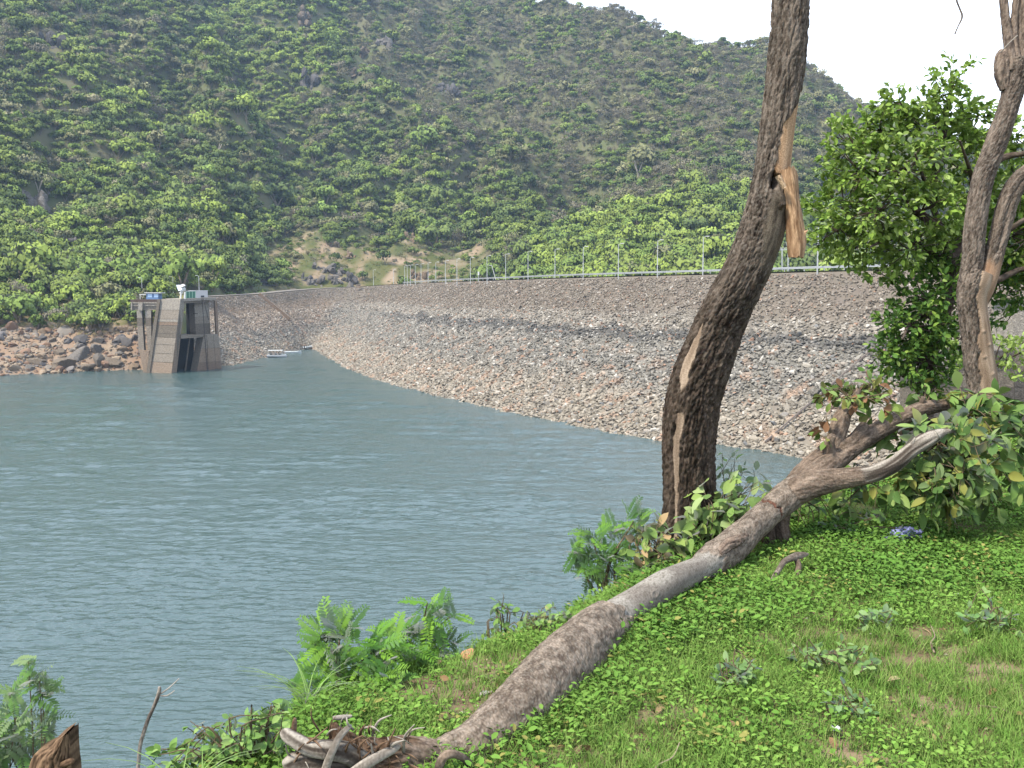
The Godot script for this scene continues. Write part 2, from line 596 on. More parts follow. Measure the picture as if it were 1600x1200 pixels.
func materials() -> void:
	var grain := noise_tex(0.02, 5, [Color(0.72, 0.72, 0.72), Color(1, 1, 1)], 512)
	var fine := noise_tex(0.06, 4, [Color(0.55, 0.55, 0.55), Color(1, 1, 1)], 512, FastNoiseLite.TYPE_SIMPLEX, 3)
	M.land = mat(Color.WHITE, 0.95, 0.15, true)
	M.dam = mat(Color.WHITE, 0.95, 0.15, true)
	M.rock = mat(Color(0.9, 0.9, 0.9), 0.9, 0.25, true)
	M.crown = mat(Color.WHITE, 0.8, 0.15, true, 0.25)
	M.tree_trunk = mat(Color(0.16, 0.13, 0.1), 0.9, 0.1)
	M.tree_pale = mat(Color(0.3, 0.27, 0.23), 0.9, 0.1)
	M.tints = []
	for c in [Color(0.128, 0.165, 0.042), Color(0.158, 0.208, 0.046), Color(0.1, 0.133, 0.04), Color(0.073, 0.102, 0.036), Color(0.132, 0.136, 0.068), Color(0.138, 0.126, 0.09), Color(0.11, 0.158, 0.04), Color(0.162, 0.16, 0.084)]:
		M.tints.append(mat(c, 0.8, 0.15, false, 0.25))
	var con := func(c: Color) -> StandardMaterial3D:
		var m := mat(c, 0.88, 0.25, false)
		m.albedo_texture = grain
		m.uv1_triplanar = true
		m.uv1_world_triplanar = true
		m.uv1_scale = Vector3(0.11, 0.23, 0.11)
		m.detail_enabled = true
		m.detail_albedo = fine
		m.detail_blend_mode = BaseMaterial3D.BLEND_MODE_MUL
		m.uv2_triplanar = true
		m.uv2_world_triplanar = true
		m.uv2_scale = Vector3(0.9, 0.12, 0.9)
		return m
	M.con_pale = con.call(Color(0.5, 0.45, 0.385))
	M.con_mid = con.call(Color(0.43, 0.37, 0.305))
	M.con_brown = con.call(Color(0.35, 0.26, 0.195))
	M.con_tan = con.call(Color(0.45, 0.345, 0.26))
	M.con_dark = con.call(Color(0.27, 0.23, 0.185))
	M.con_black = con.call(Color(0.045, 0.042, 0.04))  # near black for the tower recesses: shade as well as stain in the colour
	M.con_wall = con.call(Color(0.16, 0.143, 0.128))
	M.con_red = con.call(Color(0.17, 0.12, 0.1))
	M.steel = mat(Color(0.34, 0.355, 0.37), 0.45, 0.5)
	M.steel.metallic = 0.4
	M.pole = mat(Color(0.3, 0.315, 0.325), 0.5, 0.5)
	M.white = mat(Color(0.42, 0.43, 0.43), 0.6, 0.4)
	M.blue = mat(Color(0.085, 0.15, 0.28), 0.6, 0.4)
	M.dark = mat(Color(0.03, 0.035, 0.04), 0.5, 0.4)
	M.green = mat(Color(0.04, 0.13, 0.09), 0.6, 0.4)
	M.yellow = mat(Color(0.5, 0.46, 0.2), 0.7, 0.3)
	M.road = mat(Color(0.14, 0.126, 0.114), 0.95, 0.2)
	M.wood = mat(Color.WHITE, 0.85, 0.2, true)
	M.bark = mat(Color.WHITE, 0.93, 0.15, true)
	var bt := noise_tex(0.022, 5, [Color(0.66, 0.65, 0.64), Color(1, 1, 1)], 512, FastNoiseLite.TYPE_SIMPLEX, 21)
	for m in [M.bark, M.wood]:
		m.albedo_texture = bt
		m.uv1_triplanar = true
		m.uv1_world_triplanar = true
		m.uv1_scale = Vector3(5.5, 5.5, 5.5)
		m.heightmap_enabled = true
		m.heightmap_texture = bt
		m.heightmap_scale = 0.12
	M.wood.uv1_scale = Vector3(14.0, 2.2, 14.0)
	M.wood.heightmap_scale = 0.1
	M.ground = mat(Color.WHITE, 0.95, 0.15, true)

# ------------------------------------------------------------------ hills
func build_land() -> void:
	var v := PackedVector3Array()
	var c := PackedColorArray()
	var ds := []
	var d := 205.0
	while d < 1320.0:
		ds.append(d)
		d += 2.4 + maxf(0.0, d - 300.0) * 0.014
	var cols := 430
	for dd in ds:
		for j in cols:
			var t := lerpf(-1.55, 1.35, float(j) / (cols - 1))
			var x: float = t * dd
			var y := hill_y(x, dd)
			v.append(Vector3(x, y, -dd))
			c.append(land_color(x, y, dd))
	tag(put("hills", sheet(v, ds.size(), cols, c), M.land), "steep bush covered hills rising behind the lake and the dam", "", "", "structure")

func land_color(x: float, y: float, d: float) -> Color:
	var n := nz.get_noise_2d(x * 6.0, d * 6.0)
	var m := nz2.get_noise_2d(x * 25.0, d * 25.0)
	var t := x / d
	var soil := Color(0.185, 0.122, 0.08).lerp(Color(0.21, 0.162, 0.12), clampf(0.5 + n, 0, 1))
	var litter := Color(0.098, 0.092, 0.056).lerp(Color(0.072, 0.085, 0.04), clampf(0.5 + n * 1.5, 0, 1))
	var grass := Color(0.082, 0.08, 0.034).lerp(Color(0.052, 0.066, 0.024), clampf(0.5 + m, 0, 1))
	if t < -0.34:
		if y < 12.0 + 3.0 * n: return soil.lerp(Color(0.14, 0.12, 0.1), clampf(m + 0.2, 0, 0.7))
		return grass.lerp(soil, clampf(0.35 + m * 1.2, 0, 1)).lerp(litter, smoothstep(20.0, 45.0, y))
	var open := open_ground(x, d)
	if open > 0.0: return litter.lerp(grass.lerp(soil, smoothstep(-0.08, 0.3, n + m * 0.4) * 0.9), open)
	return litter

func open_ground(x: float, d: float) -> float:
	# the cleared, eroded spur where the dam meets the hill
	var t := (x + 22.0 * nz.get_noise_2d(x * 3.0, d * 3.0)) / d
	var w := smoothstep(-0.262, -0.235, t) * (1.0 - smoothstep(-0.06, 0.0, t))
	return w * (1.0 - smoothstep(568.0, 600.0, d + 30.0 * nz.get_noise_2d(x * 4.0, d * 4.0)))

# ------------------------------------------------------------------ dam
func build_dam() -> void:
	dam_s = spline(dam_pts, 10)
	var n := dam_s.size()
	var dam := thing("embankment_dam", "long curved rockfill dam with a grey and brown stone face above the lake", "dam")
	var rows := 34
	var v := PackedVector3Array()
	var c := PackedColorArray()
	for i in rows:
		var t := lerpf(-0.3, 1.0, float(i) / (rows - 1))
		for j in n:
			var p := dam_at(j, t)
			v.append(p + Vector3(0, 0.5 * nz.get_noise_2d(p.x * 14.0, p.z * 14.0) * (1.0 - smoothstep(0.9, 1.0, t)) - 0.25, 0))
			c.append(dam_color(p, t) * 0.75)
	put("dam_face", sheet(v, rows, n, c), M.dam, dam)
	# back slope and crest road
	var v2 := PackedVector3Array()
	var v3 := PackedVector3Array()
	for i in 5:
		for j in n:
			var o := dam_out(j)
			var p := dam_at(j, 1.0)
			if i < 3: v2.append(p + o * [0.05, 4.0, 8.0][i] + Vector3(0, [0.0, 0.12, 0.0][i], 0))
			v3.append(p + o * (8.0 + i * 9.0) + Vector3(0, -0.05 - i * 6.0, 0))
	put("back_slope", sheet(v3, 5, n), M.road, dam)
	tag(put("crest_road", sheet(v2, 3, n), M.road), "pale gravel road along the top of the dam", "", "", "structure")
	# the stones: joined, a few of the largest on their own
	var shapes := []
	for k in 4: shapes.append(blob(Vector3(1.15, 0.52, 0.8), 0.7, 130.0, k + 3, 1, 1.0))
	var xf := [[], [], [], []]
	var cc := [[], [], [], []]
	var big := []
	var cum := PackedFloat32Array([0.0])
	for j in n - 1: cum.append(cum[j] + dam_at(j, 0.5).distance_to(dam_at(j + 1, 0.5)))
	var r := rng
	for k in 150000:
		var s := r.randf() * cum[n - 1]
		var j := cum.bsearch(s) - 1
		j = clampi(j, 0, n - 2)
		var col := j + (s - cum[j]) / maxf(cum[j + 1] - cum[j], 0.01)
		var t := r.randf_range(-0.05, 0.985)
		var p := dam_at(col, t)
		if p.z > -60.0: continue
		var size := 0.33 * exp(r.randfn() * 0.28) * lerpf(1.15, 0.68, smoothstep(0.6, 0.75, t))
		p.y += 0.5 * nz.get_noise_2d(p.x * 14.0, p.z * 14.0) * (1.0 - smoothstep(0.9, 1.0, t)) - 0.1
		var b := Basis.from_euler(Vector3(r.randfn() * 0.35, r.randf() * TAU, r.randfn() * 0.35 + 0.25)).scaled(Vector3(size, size * r.randf_range(0.8, 1.3), size))
		var tone := dam_color(p, t) * (1.0 + r.randfn() * 0.17)
		if r.randf() < 0.05: tone = tone.lerp(Color(0.38, 0.36, 0.33), 0.6)
		elif r.randf() < 0.04: tone = tone.lerp(Color(0.25, 0.14, 0.09), 0.6)
		var w := k % 4
		var px := to_px(p)
		if p.z > -200.0 and px.x > 700 and px.x < 1400 and size > 0.5 and t > 0.0 and big.size() < 300 and not (px.x > 1040 and px.x < 1115):
			big.append([Transform3D(b, p), tone, w])
			continue
		xf[w].append(Transform3D(b, p))
		cc[w].append(tone)
	for w in 4:
		multi("riprap_stones", shapes[w], xf[w], cc[w], dam).material_override = M.rock
	var stone := []
	for k in 6: stone.append(mat([Color(0.16, 0.15, 0.14), Color(0.2, 0.175, 0.15), Color(0.13, 0.13, 0.13), Color(0.23, 0.21, 0.18), Color(0.18, 0.14, 0.11), Color(0.165, 0.153, 0.137)][k], 0.9, 0.25))
	for q in big:
		var o := put("stone", shapes[q[2]], stone[int(absf(q[0].origin.x * 13.0)) % 6], dam)
		o.transform = q[0]
	# strip of steps where the two faces meet, and the cable that lies down the near face
	var drain := Soup.new()
	var a := dam_at(160.5, 0.98)
	var b2 := dam_at(151.0, 0.46)
	drain.bar(a + Vector3(0, 0.3, 0), b2 + Vector3(0, 1.2, 0), 1.6, Color(0.3, 0.26, 0.22))
	put("concrete_stair", drain.mesh(), M.con_brown, dam)

func dam_out(j: int) -> Vector3:
	var a := dam_at(maxi(j - 1, 0), 1.0)
	var b := dam_at(mini(j + 1, dam_s.size() - 1), 1.0)
	var t := (b - a)
	var o := Vector3(-t.z, 0, t.x).normalized()
	var w := dam_at(j, 0.0) - dam_at(j, 1.0)
	return o if o.dot(w) < 0.0 else -o

func dam_color(p: Vector3, t: float) -> Color:
	var n := nz.get_noise_2d(p.x * 5.0, p.z * 5.0)
	var m := nz2.get_noise_2d(p.x * 18.0 + 40.0, p.z * 18.0)
	var left := smoothstep(-84.0, -92.0, p.x)
	var q := t + 0.05 * n
	var top := Color(0.275, 0.242, 0.212)
	var pale := Color(0.33, 0.305, 0.275)
	var slate := Color(0.165, 0.162, 0.158)
	var grey := Color(0.28, 0.268, 0.248)
	var low := Color(0.36, 0.325, 0.28)
	var c := low.lerp(grey, smoothstep(0.14, 0.34, q))
	c = c.lerp(slate, smoothstep(0.49, 0.55, q) * (1.0 - left) * smoothstep(-70.0, -30.0, p.x))
	c = c.lerp(pale, smoothstep(0.575, 0.61, q))
	c = c.lerp(top, smoothstep(0.67, 0.74, q))
	if left > 0.0: c = c.lerp(Color(0.42, 0.33, 0.26), left * 0.55 * (1.0 - smoothstep(0.75, 0.85, q)) * smoothstep(0.3, 0.5, q))
	c = c.lerp(Color(0.36, 0.235, 0.17), clampf(m * 1.6 - 0.35, 0.0, 0.6) * (1.0 - smoothstep(0.3, 0.6, q)))
	return c * Color(1.02, 1.0, 0.955) * (0.52 + 0.09 * m)

# ------------------------------------------------------------------ water
func build_water() -> void:
	var v := PackedVector3Array()
	var ds := []
	var d := 14.0
	while d < 640.0:
		ds.append(d)
		d += maxf(0.12, 0.115 * (d / 55.0) * (d / 55.0)) if d > 36.0 else 1.0
	var cols := 420
	var f := FastNoiseLite.new()
	f.seed = 77
	f.frequency = 1.0
	f.fractal_octaves = 2
	for dd in ds:
		for j in cols:
			var s := float(j) / (cols - 1)
			var t := lerpf(-0.62, 0.5, s)
			var x: float = t * dd
			var swell := f.get_noise_2d(x * 0.022 + 7.0, dd * 0.03)
			var k := 0.55 + 0.9 * clampf(0.5 + swell * 1.4, 0.0, 1.0)
			var zz: float = dd + x * 0.10
			var y := 0.10 * k * f.get_noise_2d(x * 0.22, zz * 0.85) + 0.06 * k * f.get_noise_2d(x * 0.6 + 90.0, zz * 2.1) + 0.27 * k * smoothstep(90.0, 230.0, dd) * f.get_noise_2d(x * 0.045 + 11.0, zz * 0.14) + 0.12 * k * smoothstep(60.0, 120.0, dd) * f.get_noise_2d(x * 0.09 + 61.0, zz * 0.34) + 0.07 * k * f.get_noise_2d(x * 0.06 + 40.0, zz * 0.21)
			v.append(Vector3(x, y, -dd))
	var m := mat(Color(0.038, 0.064, 0.065), 0.19, 0.5)
	var f2 := FastNoiseLite.new()
	f2.seed = 3
	f2.frequency = 0.016
	f2.fractal_octaves = 4
	var im := f2.get_seamless_image(1024, 1024)
	im.bump_map_to_normal_map(7.0)
	m.normal_enabled = true
	m.normal_texture = ImageTexture.create_from_image(im)
	m.normal_scale = 0.9
	var uv := PackedVector2Array()
	for p in v: uv.append(Vector2(p.x * 0.034 + p.z * 0.004, p.z * 0.11 + p.x * 0.011))
	var rows := ds.size()
	var ix := PackedInt32Array()
	for i in rows - 1:
		for j in cols - 1:
			var a := i * cols + j
			ix.append_array([a, a + cols, a + cols + 1, a, a + cols + 1, a + 1])
	var mesh := arr(v, ix, null, null, uv)
	var st := SurfaceTool.new()
	st.create_from(mesh, 0)
	st.generate_tangents()
	tag(put("lake_water", st.commit(), m), "rippled grey green water of the lake", "", "", "structure")
	# the rest of the lake, outside the view
	var far := Soup.new()
	far.quad(Vector3(-1500, -0.3, -700), Vector3(1500, -0.3, -700), Vector3(1500, -0.3, 300), Vector3(-1500, -0.3, 300))
	tag(put("lake_water", far.mesh(), m), "open lake water away from the dam", "", "", "structure")

# ------------------------------------------------------------------ forest
func crown_mesh(sd: int, flat: float, sparse: float, cards: int) -> ArrayMesh:
	# unit tree: crown about 1 wide on either side, from y = 0.5 up; leaf sprays on several lobes
	var r := RandomNumberGenerator.new()
	r.seed = sd
	var v := PackedVector3Array()
	var n := PackedVector3Array()
	var c := PackedColorArray()
	var ix := PackedInt32Array()
	var lobes := []
	for k in 9:
		var a := r.randf() * TAU
		var q := sqrt(r.randf()) * 0.72
		lobes.append([Vector3(cos(a) * q, 0.95 + (0.5 - q * 0.55) * flat * 1.5 + r.randfn() * 0.1, sin(a) * q), r.randf_range(0.3, 0.52)])
	for lo in lobes:
		var shade := r.randf_range(0.75, 1.2)
		for k in cards / lobes.size():
			var dir := any_dir(r)
			if dir.y < -0.45: dir.y *= -0.6
			var rad: float = lo[1] * lerpf(0.72, 1.06, r.randf())
			var p: Vector3 = lo[0] + Vector3(dir.x, dir.y * flat, dir.z).normalized() * rad * Vector3(1, 0.45 + 0.55 * flat, 1)
			var side := any_dir(r)
			var up := dir.cross(side).normalized()
			side = up.cross((dir + any_dir(r) * 0.7).normalized()).normalized()
			var s := r.randf_range(0.075, 0.15) * sparse
			var k0 := v.size()
			var m := (dir + Vector3(0, 0.25, 0) + any_dir(r) * 0.35).normalized()
			for e in [-side * s, up * s * 0.8, side * s, -up * s * 0.8]:
				v.append(p + e)
				n.append(m)
				c.append(Color(shade, shade, shade) * 1.0)
			if (v[k0 + 2] - v[k0]).cross(v[k0 + 1] - v[k0]).dot(m) >= 0.0: ix.append_array([k0, k0 + 1, k0 + 2, k0, k0 + 2, k0 + 3])
			else: ix.append_array([k0, k0 + 2, k0 + 1, k0, k0 + 3, k0 + 2])
	return arr(v, ix, n, c)

func bare_mesh(sd: int) -> ArrayMesh:
	# grey leafless crown of many thin twigs
	var r := RandomNumberGenerator.new()
	r.seed = sd
	var s := Soup.new()
	for k in 7:
		var a := r.randf() * TAU
		var tip := Vector3(cos(a) * r.randf_range(0.3, 0.7), r.randf_range(0.9, 1.4), sin(a) * r.randf_range(0.3, 0.7))
		s.bar(Vector3(0, 0.25, 0), tip, 0.03)
		for m in 9:
			var b := Vector3(0, 0.25, 0).lerp(tip, r.randf_range(0.4, 1.0))
			s.bar(b, b + (any_dir(r) + Vector3(0, 0.5, 0)) * 0.28, 0.014)
			for q in 4: s.bar(b + any_dir(r) * 0.06, b + (any_dir(r) + Vector3(0, 0.4, 0)) * 0.34, 0.009)
	return s.mesh()

func trunk_mesh() -> ArrayMesh:
	var s := Soup.new()
	s.bar(Vector3(0, -0.15, 0), Vector3(0.03, 0.45, 0.02), 0.075)
	s.bar(Vector3(0.03, 0.42, 0.02), Vector3(0.4, 1.0, 0.1), 0.045)
	s.bar(Vector3(0.03, 0.42, 0.02), Vector3(-0.36, 1.0, -0.1), 0.045)
	s.bar(Vector3(0.03, 0.42, 0.02), Vector3(0.05, 1.1, -0.3), 0.04)
	return s.mesh()

func build_forest() -> void:
	var crowns := []
	for k in 5: crowns.append(crown_mesh(100 + k, [0.8, 1.0, 0.65, 0.9, 0.7][k], 1.0, 380))
	for k in 2: crowns.append(crown_mesh(200 + k, 0.85, 0.6, 330))
	crowns.append(bare_mesh(300))
	var trunk := trunk_mesh()
	var trees := []
	var grid := {}
	var r := RandomNumberGenerator.new()
	r.seed = 99
	for k in 190000:
		var t := r.randf_range(-0.72, 0.66)
		var d := sqrt(r.randf_range(275.0 * 275.0, 1130.0 * 1130.0))
		var x := t * d
		var y := hill_y(x, d)
		if y < 1.0: continue
		if t < -0.34 and y < 12.0 + 3.0 * nz.get_noise_2d(x * 6.0, d * 6.0): continue
		if t > -0.335 and t < -0.2 and d < 420.0 and y < 22.0: continue
		if t > -0.35 and t < -0.19 and d < 358.0 + (t + 0.346) * 945.0: continue
		var open := open_ground(x, d)
		if open > 0.3 and r.randf() < 0.93: continue
		if t < -0.35 and y < 24.0 and r.randf() < 0.62: continue
		var px := to_px(Vector3(x, y, -d))
		if px.y < -160.0 or px.x < -260 or px.x > 1860: continue
		var size := 4.3 * exp(r.randfn() * 0.33)
		if open > 0.3: size *= 0.5
		if t < -0.36 and y < 26.0: size *= 0.85
		var crest := 862.0 - (t * F + 240.0) * 0.83
		var beyond_spur: bool = t > -0.17 and d > crest + 8.0 and not (t > 0.1 and d < 500.0)
		if beyond_spur: size *= 0.82
		var cx := int(floor(x / 7.0))
		var cz := int(floor(d / 7.0))
		var clash := false
		for i in [-1, 0, 1]:
			for j in [-1, 0, 1]:
				for q in grid.get(Vector2i(cx + i, cz + j), []):
					if Vector2(q[0] - x, q[1] - d).length() < (q[2] + size) * 0.345:
						clash = true
		if clash: continue
		var key := Vector2i(cx, cz)
		if not grid.has(key): grid[key] = []
		grid[key].append([x, d, size])
		var skip := false
		for q in crags:
			if absf(px.x - q[0]) < q[2] * 0.5 and px.y > q[1] - q[2] * 0.3 and px.y < q[1] + q[2] * 0.45 + 9.0: skip = true
		if skip: continue
		# kind of tree by place
		var patch := nz.get_noise_2d(x * 1.6 + 300.0, d * 1.6) + 0.5 * nz2.get_noise_2d(x * 5.0, d * 5.0)
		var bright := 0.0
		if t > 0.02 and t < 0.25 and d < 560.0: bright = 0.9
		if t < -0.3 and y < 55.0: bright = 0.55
		if t > -0.31 and t < -0.165 and px.y < 190.0 - 120.0 * clampf((t + 0.2) / 0.035, 0.0, 1.0) and d > 690.0: bright = 0.75  # sun patch on the upper hill, put into brighter tree tints
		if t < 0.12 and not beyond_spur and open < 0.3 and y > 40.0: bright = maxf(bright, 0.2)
		var valley := exp(-pow((t + 0.275 + 0.00012 * (d - 500.0)) / 0.022, 2.0))
		var grey := clampf((y - 60.0) / 220.0, 0.0, 0.5) + (0.42 if beyond_spur else -0.08)  # duller bush beyond the spur, with its haze put into greyer kinds too
		var kind := 0
		var w := r.randf() + patch * 0.55
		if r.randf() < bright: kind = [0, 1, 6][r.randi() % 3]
		elif r.randf() < valley * 0.75: kind = 3 if r.randf() < 0.7 else 2
		elif w < 0.05 + grey * 0.45: kind = 5
		elif w < 0.26 + grey * 0.5: kind = 4 if r.randf() < 0.6 else 7
		elif w < 0.58: kind = 2
		elif w < 0.82: kind = 3
		else: kind = [0, 6, 2][r.randi() % 3]
		var shape := r.randi() % 5
		if kind in [4, 7] and r.randf() < 0.5: shape = 5 + r.randi() % 2
		if kind == 5: shape = 7 if r.randf() < 0.35 else 5 + r.randi() % 2
		var tall := size * r.randf_range(0.85, 1.25)
		trees.append({"p": Vector3(x, y - 0.42 * size, -d), "s": size, "h": tall, "k": kind, "m": shape, "a": r.randf() * TAU, "px": px, "o": open, "tint": 1.0 + r.randfn() * 0.16})
	trees.sort_custom(func(a, b): return a.s / -a.p.z > b.s / -b.p.z)
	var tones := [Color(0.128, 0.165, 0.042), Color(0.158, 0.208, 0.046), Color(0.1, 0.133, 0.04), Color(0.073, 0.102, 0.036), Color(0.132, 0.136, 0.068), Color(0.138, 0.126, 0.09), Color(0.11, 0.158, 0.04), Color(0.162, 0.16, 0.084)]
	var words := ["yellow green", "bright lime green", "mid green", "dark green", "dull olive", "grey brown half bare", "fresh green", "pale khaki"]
	var singles := 0
	var alike := {}
	var xf := []
	var cc := []
	var tx := []
	var tc := []
	for k in 8:
		xf.append([])
		cc.append([])
	for q in trees:
		var b := Basis(Vector3.UP, q.a).scaled(Vector3(q.s, q.h, q.s))
		var px: Vector2 = q.px
		var seen: bool = px.x > 0 and px.x < 1600 and px.y > 0 and not (px.x > 1300)
		if singles < 300 and seen:
			singles += 1
			var where := "on slope left of tower"
			if px.x > 205 and px.x <= 400: where = "behind the intake tower"
			elif px.x > 400 and px.x <= 640: where = "above the eroded spur"
			elif px.x > 640 and px.x <= 830: where = "above the far crest lamps"
			elif px.x > 830 and px.x < 1010: where = "behind the middle of the crest"
			elif px.x >= 1010: where = "behind the leaning trunk"
			if q.o > 0.3: where = "alone on the eroded spur"
			var high := "high" if px.y < 330 else ("low" if px.y > 420 else "midway")
			var said := "%s %s tree, %s %s" % [["small", "medium", "broad"][clampi(int(q.s / 1.4 - 1.0), 0, 2)], words[q.k], high, where]
			var o := thing("hillside_tree", said, "tree", q.p, "trees on the hillside beyond the dam")
			if not alike.has(said): alike[said] = []
			alike[said].append([px.x, o])
			var tr := put("trunk", trunk, M.tree_pale if q.k in [4, 5, 7] else M.tree_trunk, o)
			tr.basis = b
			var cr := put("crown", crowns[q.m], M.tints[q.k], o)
			cr.basis = b
			continue
		var m: int = q.m
		xf[m].append(Transform3D(b, q.p))
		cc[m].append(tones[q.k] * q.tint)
		tx.append(Transform3D(b, q.p))
		tc.append(Color(0.13, 0.11, 0.09) * q.tint)
	var nth := ["first", "second", "third", "fourth", "fifth", "sixth", "seventh", "eighth", "ninth", "tenth", "eleventh", "twelfth", "thirteenth", "fourteenth", "fifteenth", "sixteenth", "seventeenth", "eighteenth", "nineteenth", "twentieth"]
	for said in alike:
		var l: Array = alike[said]
		if l.size() < 2: continue
		l.sort_custom(func(a, b): return a[0] < b[0])
		for k in l.size():
			var ord: String = nth[k] if k < 20 else "twenty " + nth[k - 20]
			l[k][1].set_meta("label", ord + " from left, " + said)
	var wood := thing("hillside_forest", "dense mixed green and grey bush covering the hills beyond the dam", "forest", Vector3.ZERO, "", "stuff")
	for k in 8: multi("crowns", crowns[k], xf[k], cc[k], wood).material_override = M.crown
	multi("trunks", trunk, tx, tc, wood).material_override = M.crown
	# low scrub and grass tufts on the open ground
	var sx := []
	var sc := []
	for k in 26000:
		var t := r.randf_range(-0.62, 0.05)
		var d := r.randf_range(285.0, 640.0)
		var x := t * d
		var y := hill_y(x, d)
		if y < 10.0: continue
		var left: bool = t < -0.33 and y < 60.0 and y > 12.5
		if open_ground(x, d) < 0.3 and not left: continue
		if nz2.get_noise_2d(x * 14.0, d * 14.0) < (0.0 if left else -0.08): continue
		var s := r.randf_range(0.35, 1.0)
		sx.append(Transform3D(Basis(Vector3.UP, r.randf() * TAU).scaled(Vector3(s, s * 0.8, s)), Vector3(x, y - s * 0.5, -d)))
		sc.append(tones[[0, 2, 4, 7, 6][r.randi() % 5]] * (1.0 + r.randfn() * 0.15))
	var scrub := multi("low_scrub", crowns[5], sx, sc)
	scrub.material_override = M.crown
	tag(scrub, "low green scrub on the eroded slopes above the water", "scrub")

# ------------------------------------------------------------------ rocks by the far shore
func build_shore_rocks() -> void:
	var shapes := []
	for k in 6: shapes.append(blob(Vector3(1.0, 0.8, 0.85), 0.5, 70.0, 40 + k, 3, 1.0))
	var small := []
	for k in 3: small.append(blob(Vector3(1.0, 0.65, 0.8), 0.4, 90.0, 60 + k, 1, 0.8))
	var tone := [mat(Color(0.17, 0.158, 0.147), 0.9, 0.2), mat(Color(0.18, 0.15, 0.12), 0.9, 0.2), mat(Color(0.11, 0.106, 0.108), 0.9, 0.2), mat(Color(0.215, 0.165, 0.12), 0.9, 0.2)]
	for m in tone:
		m.albedo_texture = noise_tex(0.03, 4, [Color(0.6, 0.58, 0.56), Color(1, 1, 1)], 256, FastNoiseLite.TYPE_SIMPLEX, 9)
		m.uv1_triplanar = true
		m.uv1_scale = Vector3(0.9, 0.9, 0.9)
	# named boulders: pixel column, row, size across in pixels, tone, label
	var list := [
		[63, 530, 16, 2, "round dark boulder perched on a second one on the bare shore"], [68, 544, 15, 0, "pale round boulder under the dark one on the bare shore"],
		[190, 532, 27, 2, "dark upright boulder on the orange scarp left of the tower"], [120, 558, 42, 0, "huge grey boulder with cracks at the middle of the rocky shore"],
		[150, 548, 30, 0, "flat topped grey boulder above the cracked one by the lake"], [97, 572, 40, 1, "tan boulder dipping into the lake at the rocky shore"],
		[175, 570, 36, 1, "broad tan boulder at the waterline near the tower"], [208, 574, 26, 3, "pale rounded boulder beside the tower foot"],
		[103, 515, 20, 0, "upright grey boulder under the lip of the bank"], [125, 532, 34, 2, "slate grey boulder slab in the middle of the scree"],
		[140, 520, 18, 0, "squarish grey boulder high on the scree"], [92, 552, 22, 1, "blocky brown boulder left of the cracked boulder"],
		[60, 567, 28, 1, "tan wedge boulder low on the bare shore"], [45, 578, 24, 0, "grey boulder half in the lake near the left edge"],
		[30, 568, 14, 2, "small dark angular boulder on the red shore"], [160, 508, 16, 0, "grey boulder at the top of the scree"],
		[82, 533, 16, 1, "small tan boulder beside the perched pair"], [188, 552, 18, 0, "grey boulder below the dark upright one"],
		[200, 515, 26, 3, "orange weathered boulder under the bank right of the scree"], [75, 545, 12, 1, "little brown boulder right of the pale round one"],
		[108, 535, 18, 2, "dark boulder wedged between slabs on the scree"], [135, 575, 30, 1, "low tan boulder shelf at the waterline"],
		[20, 580, 18, 1, "flat brown boulder by the waterline at the left edge"], [155, 535, 24, 0, "sloping grey boulder right of the slate slab"]]
	for k in list.size():
		var q: Array = list[k]
		var d := march(q[0], q[1])
		if d < 0.0: continue
		var p := at(q[0], q[1], d)
		var s: float = q[2] * 0.55 * mpp(q[1], d)
		var o := put("shore_boulder", shapes[k % 6], tone[q[3]])
		o.position = p
		o.basis = Basis.from_euler(Vector3(rng.randfn() * 0.3, rng.randf() * TAU, rng.randfn() * 0.3)).scaled(Vector3(s, s * 0.85, s))
		tag(o, q[4], "boulder", "boulders on the bare shore left of the tower")
	var outs: Array = crags
	for k in outs.size():
		var q: Array = outs[k]
		var d := march(q[0], q[1])
		if d < 0.0: continue
		var s: float = q[2] * 0.75 * mpp(q[1], d)
		var o := put("rock_outcrop", crag_mesh(k + 5), tone[q[3]])
		o.position = at(q[0], q[1], d)
		o.scale = Vector3(s, s, s)
		tag(o, q[4], "rock", "rock outcrops on the hills")
	var xf := [[], [], []]
	var cc := [[], [], []]
	var base := [Color(0.15, 0.13, 0.11), Color(0.165, 0.125, 0.09), Color(0.11, 0.1, 0.096), Color(0.19, 0.15, 0.11), Color(0.155, 0.1, 0.07)]
	for k in 9000:
		var t := rng.randf_range(-0.62, -0.35)
		var d := rng.randf_range(262.0, 345.0)
		var y := hill_y(t * d, d)
		if y < -0.5 or y > 12.5: continue
		var s := 0.3 * exp(rng.randfn() * 0.6)
		if nz.get_noise_2d(t * d * 6.0, d * 6.0 + 50.0) > 0.05: s *= 1.6
		xf[k % 3].append(Transform3D(Basis.from_euler(Vector3(rng.randf() * 3.0, rng.randf() * 6.0, rng.randf())).scaled(Vector3(s, s, s)), Vector3(t * d, y + s * 0.2, -d)))
		cc[k % 3].append(base[rng.randi() % 5] * (1.0 + rng.randfn() * 0.15))
	var sc := thing("shore_scree", "loose tan and grey stones over the bare red shore left of the tower", "scree", Vector3.ZERO, "", "stuff")
	for k in 3: multi("stones", small[k], xf[k], cc[k], sc).material_override = M.rock

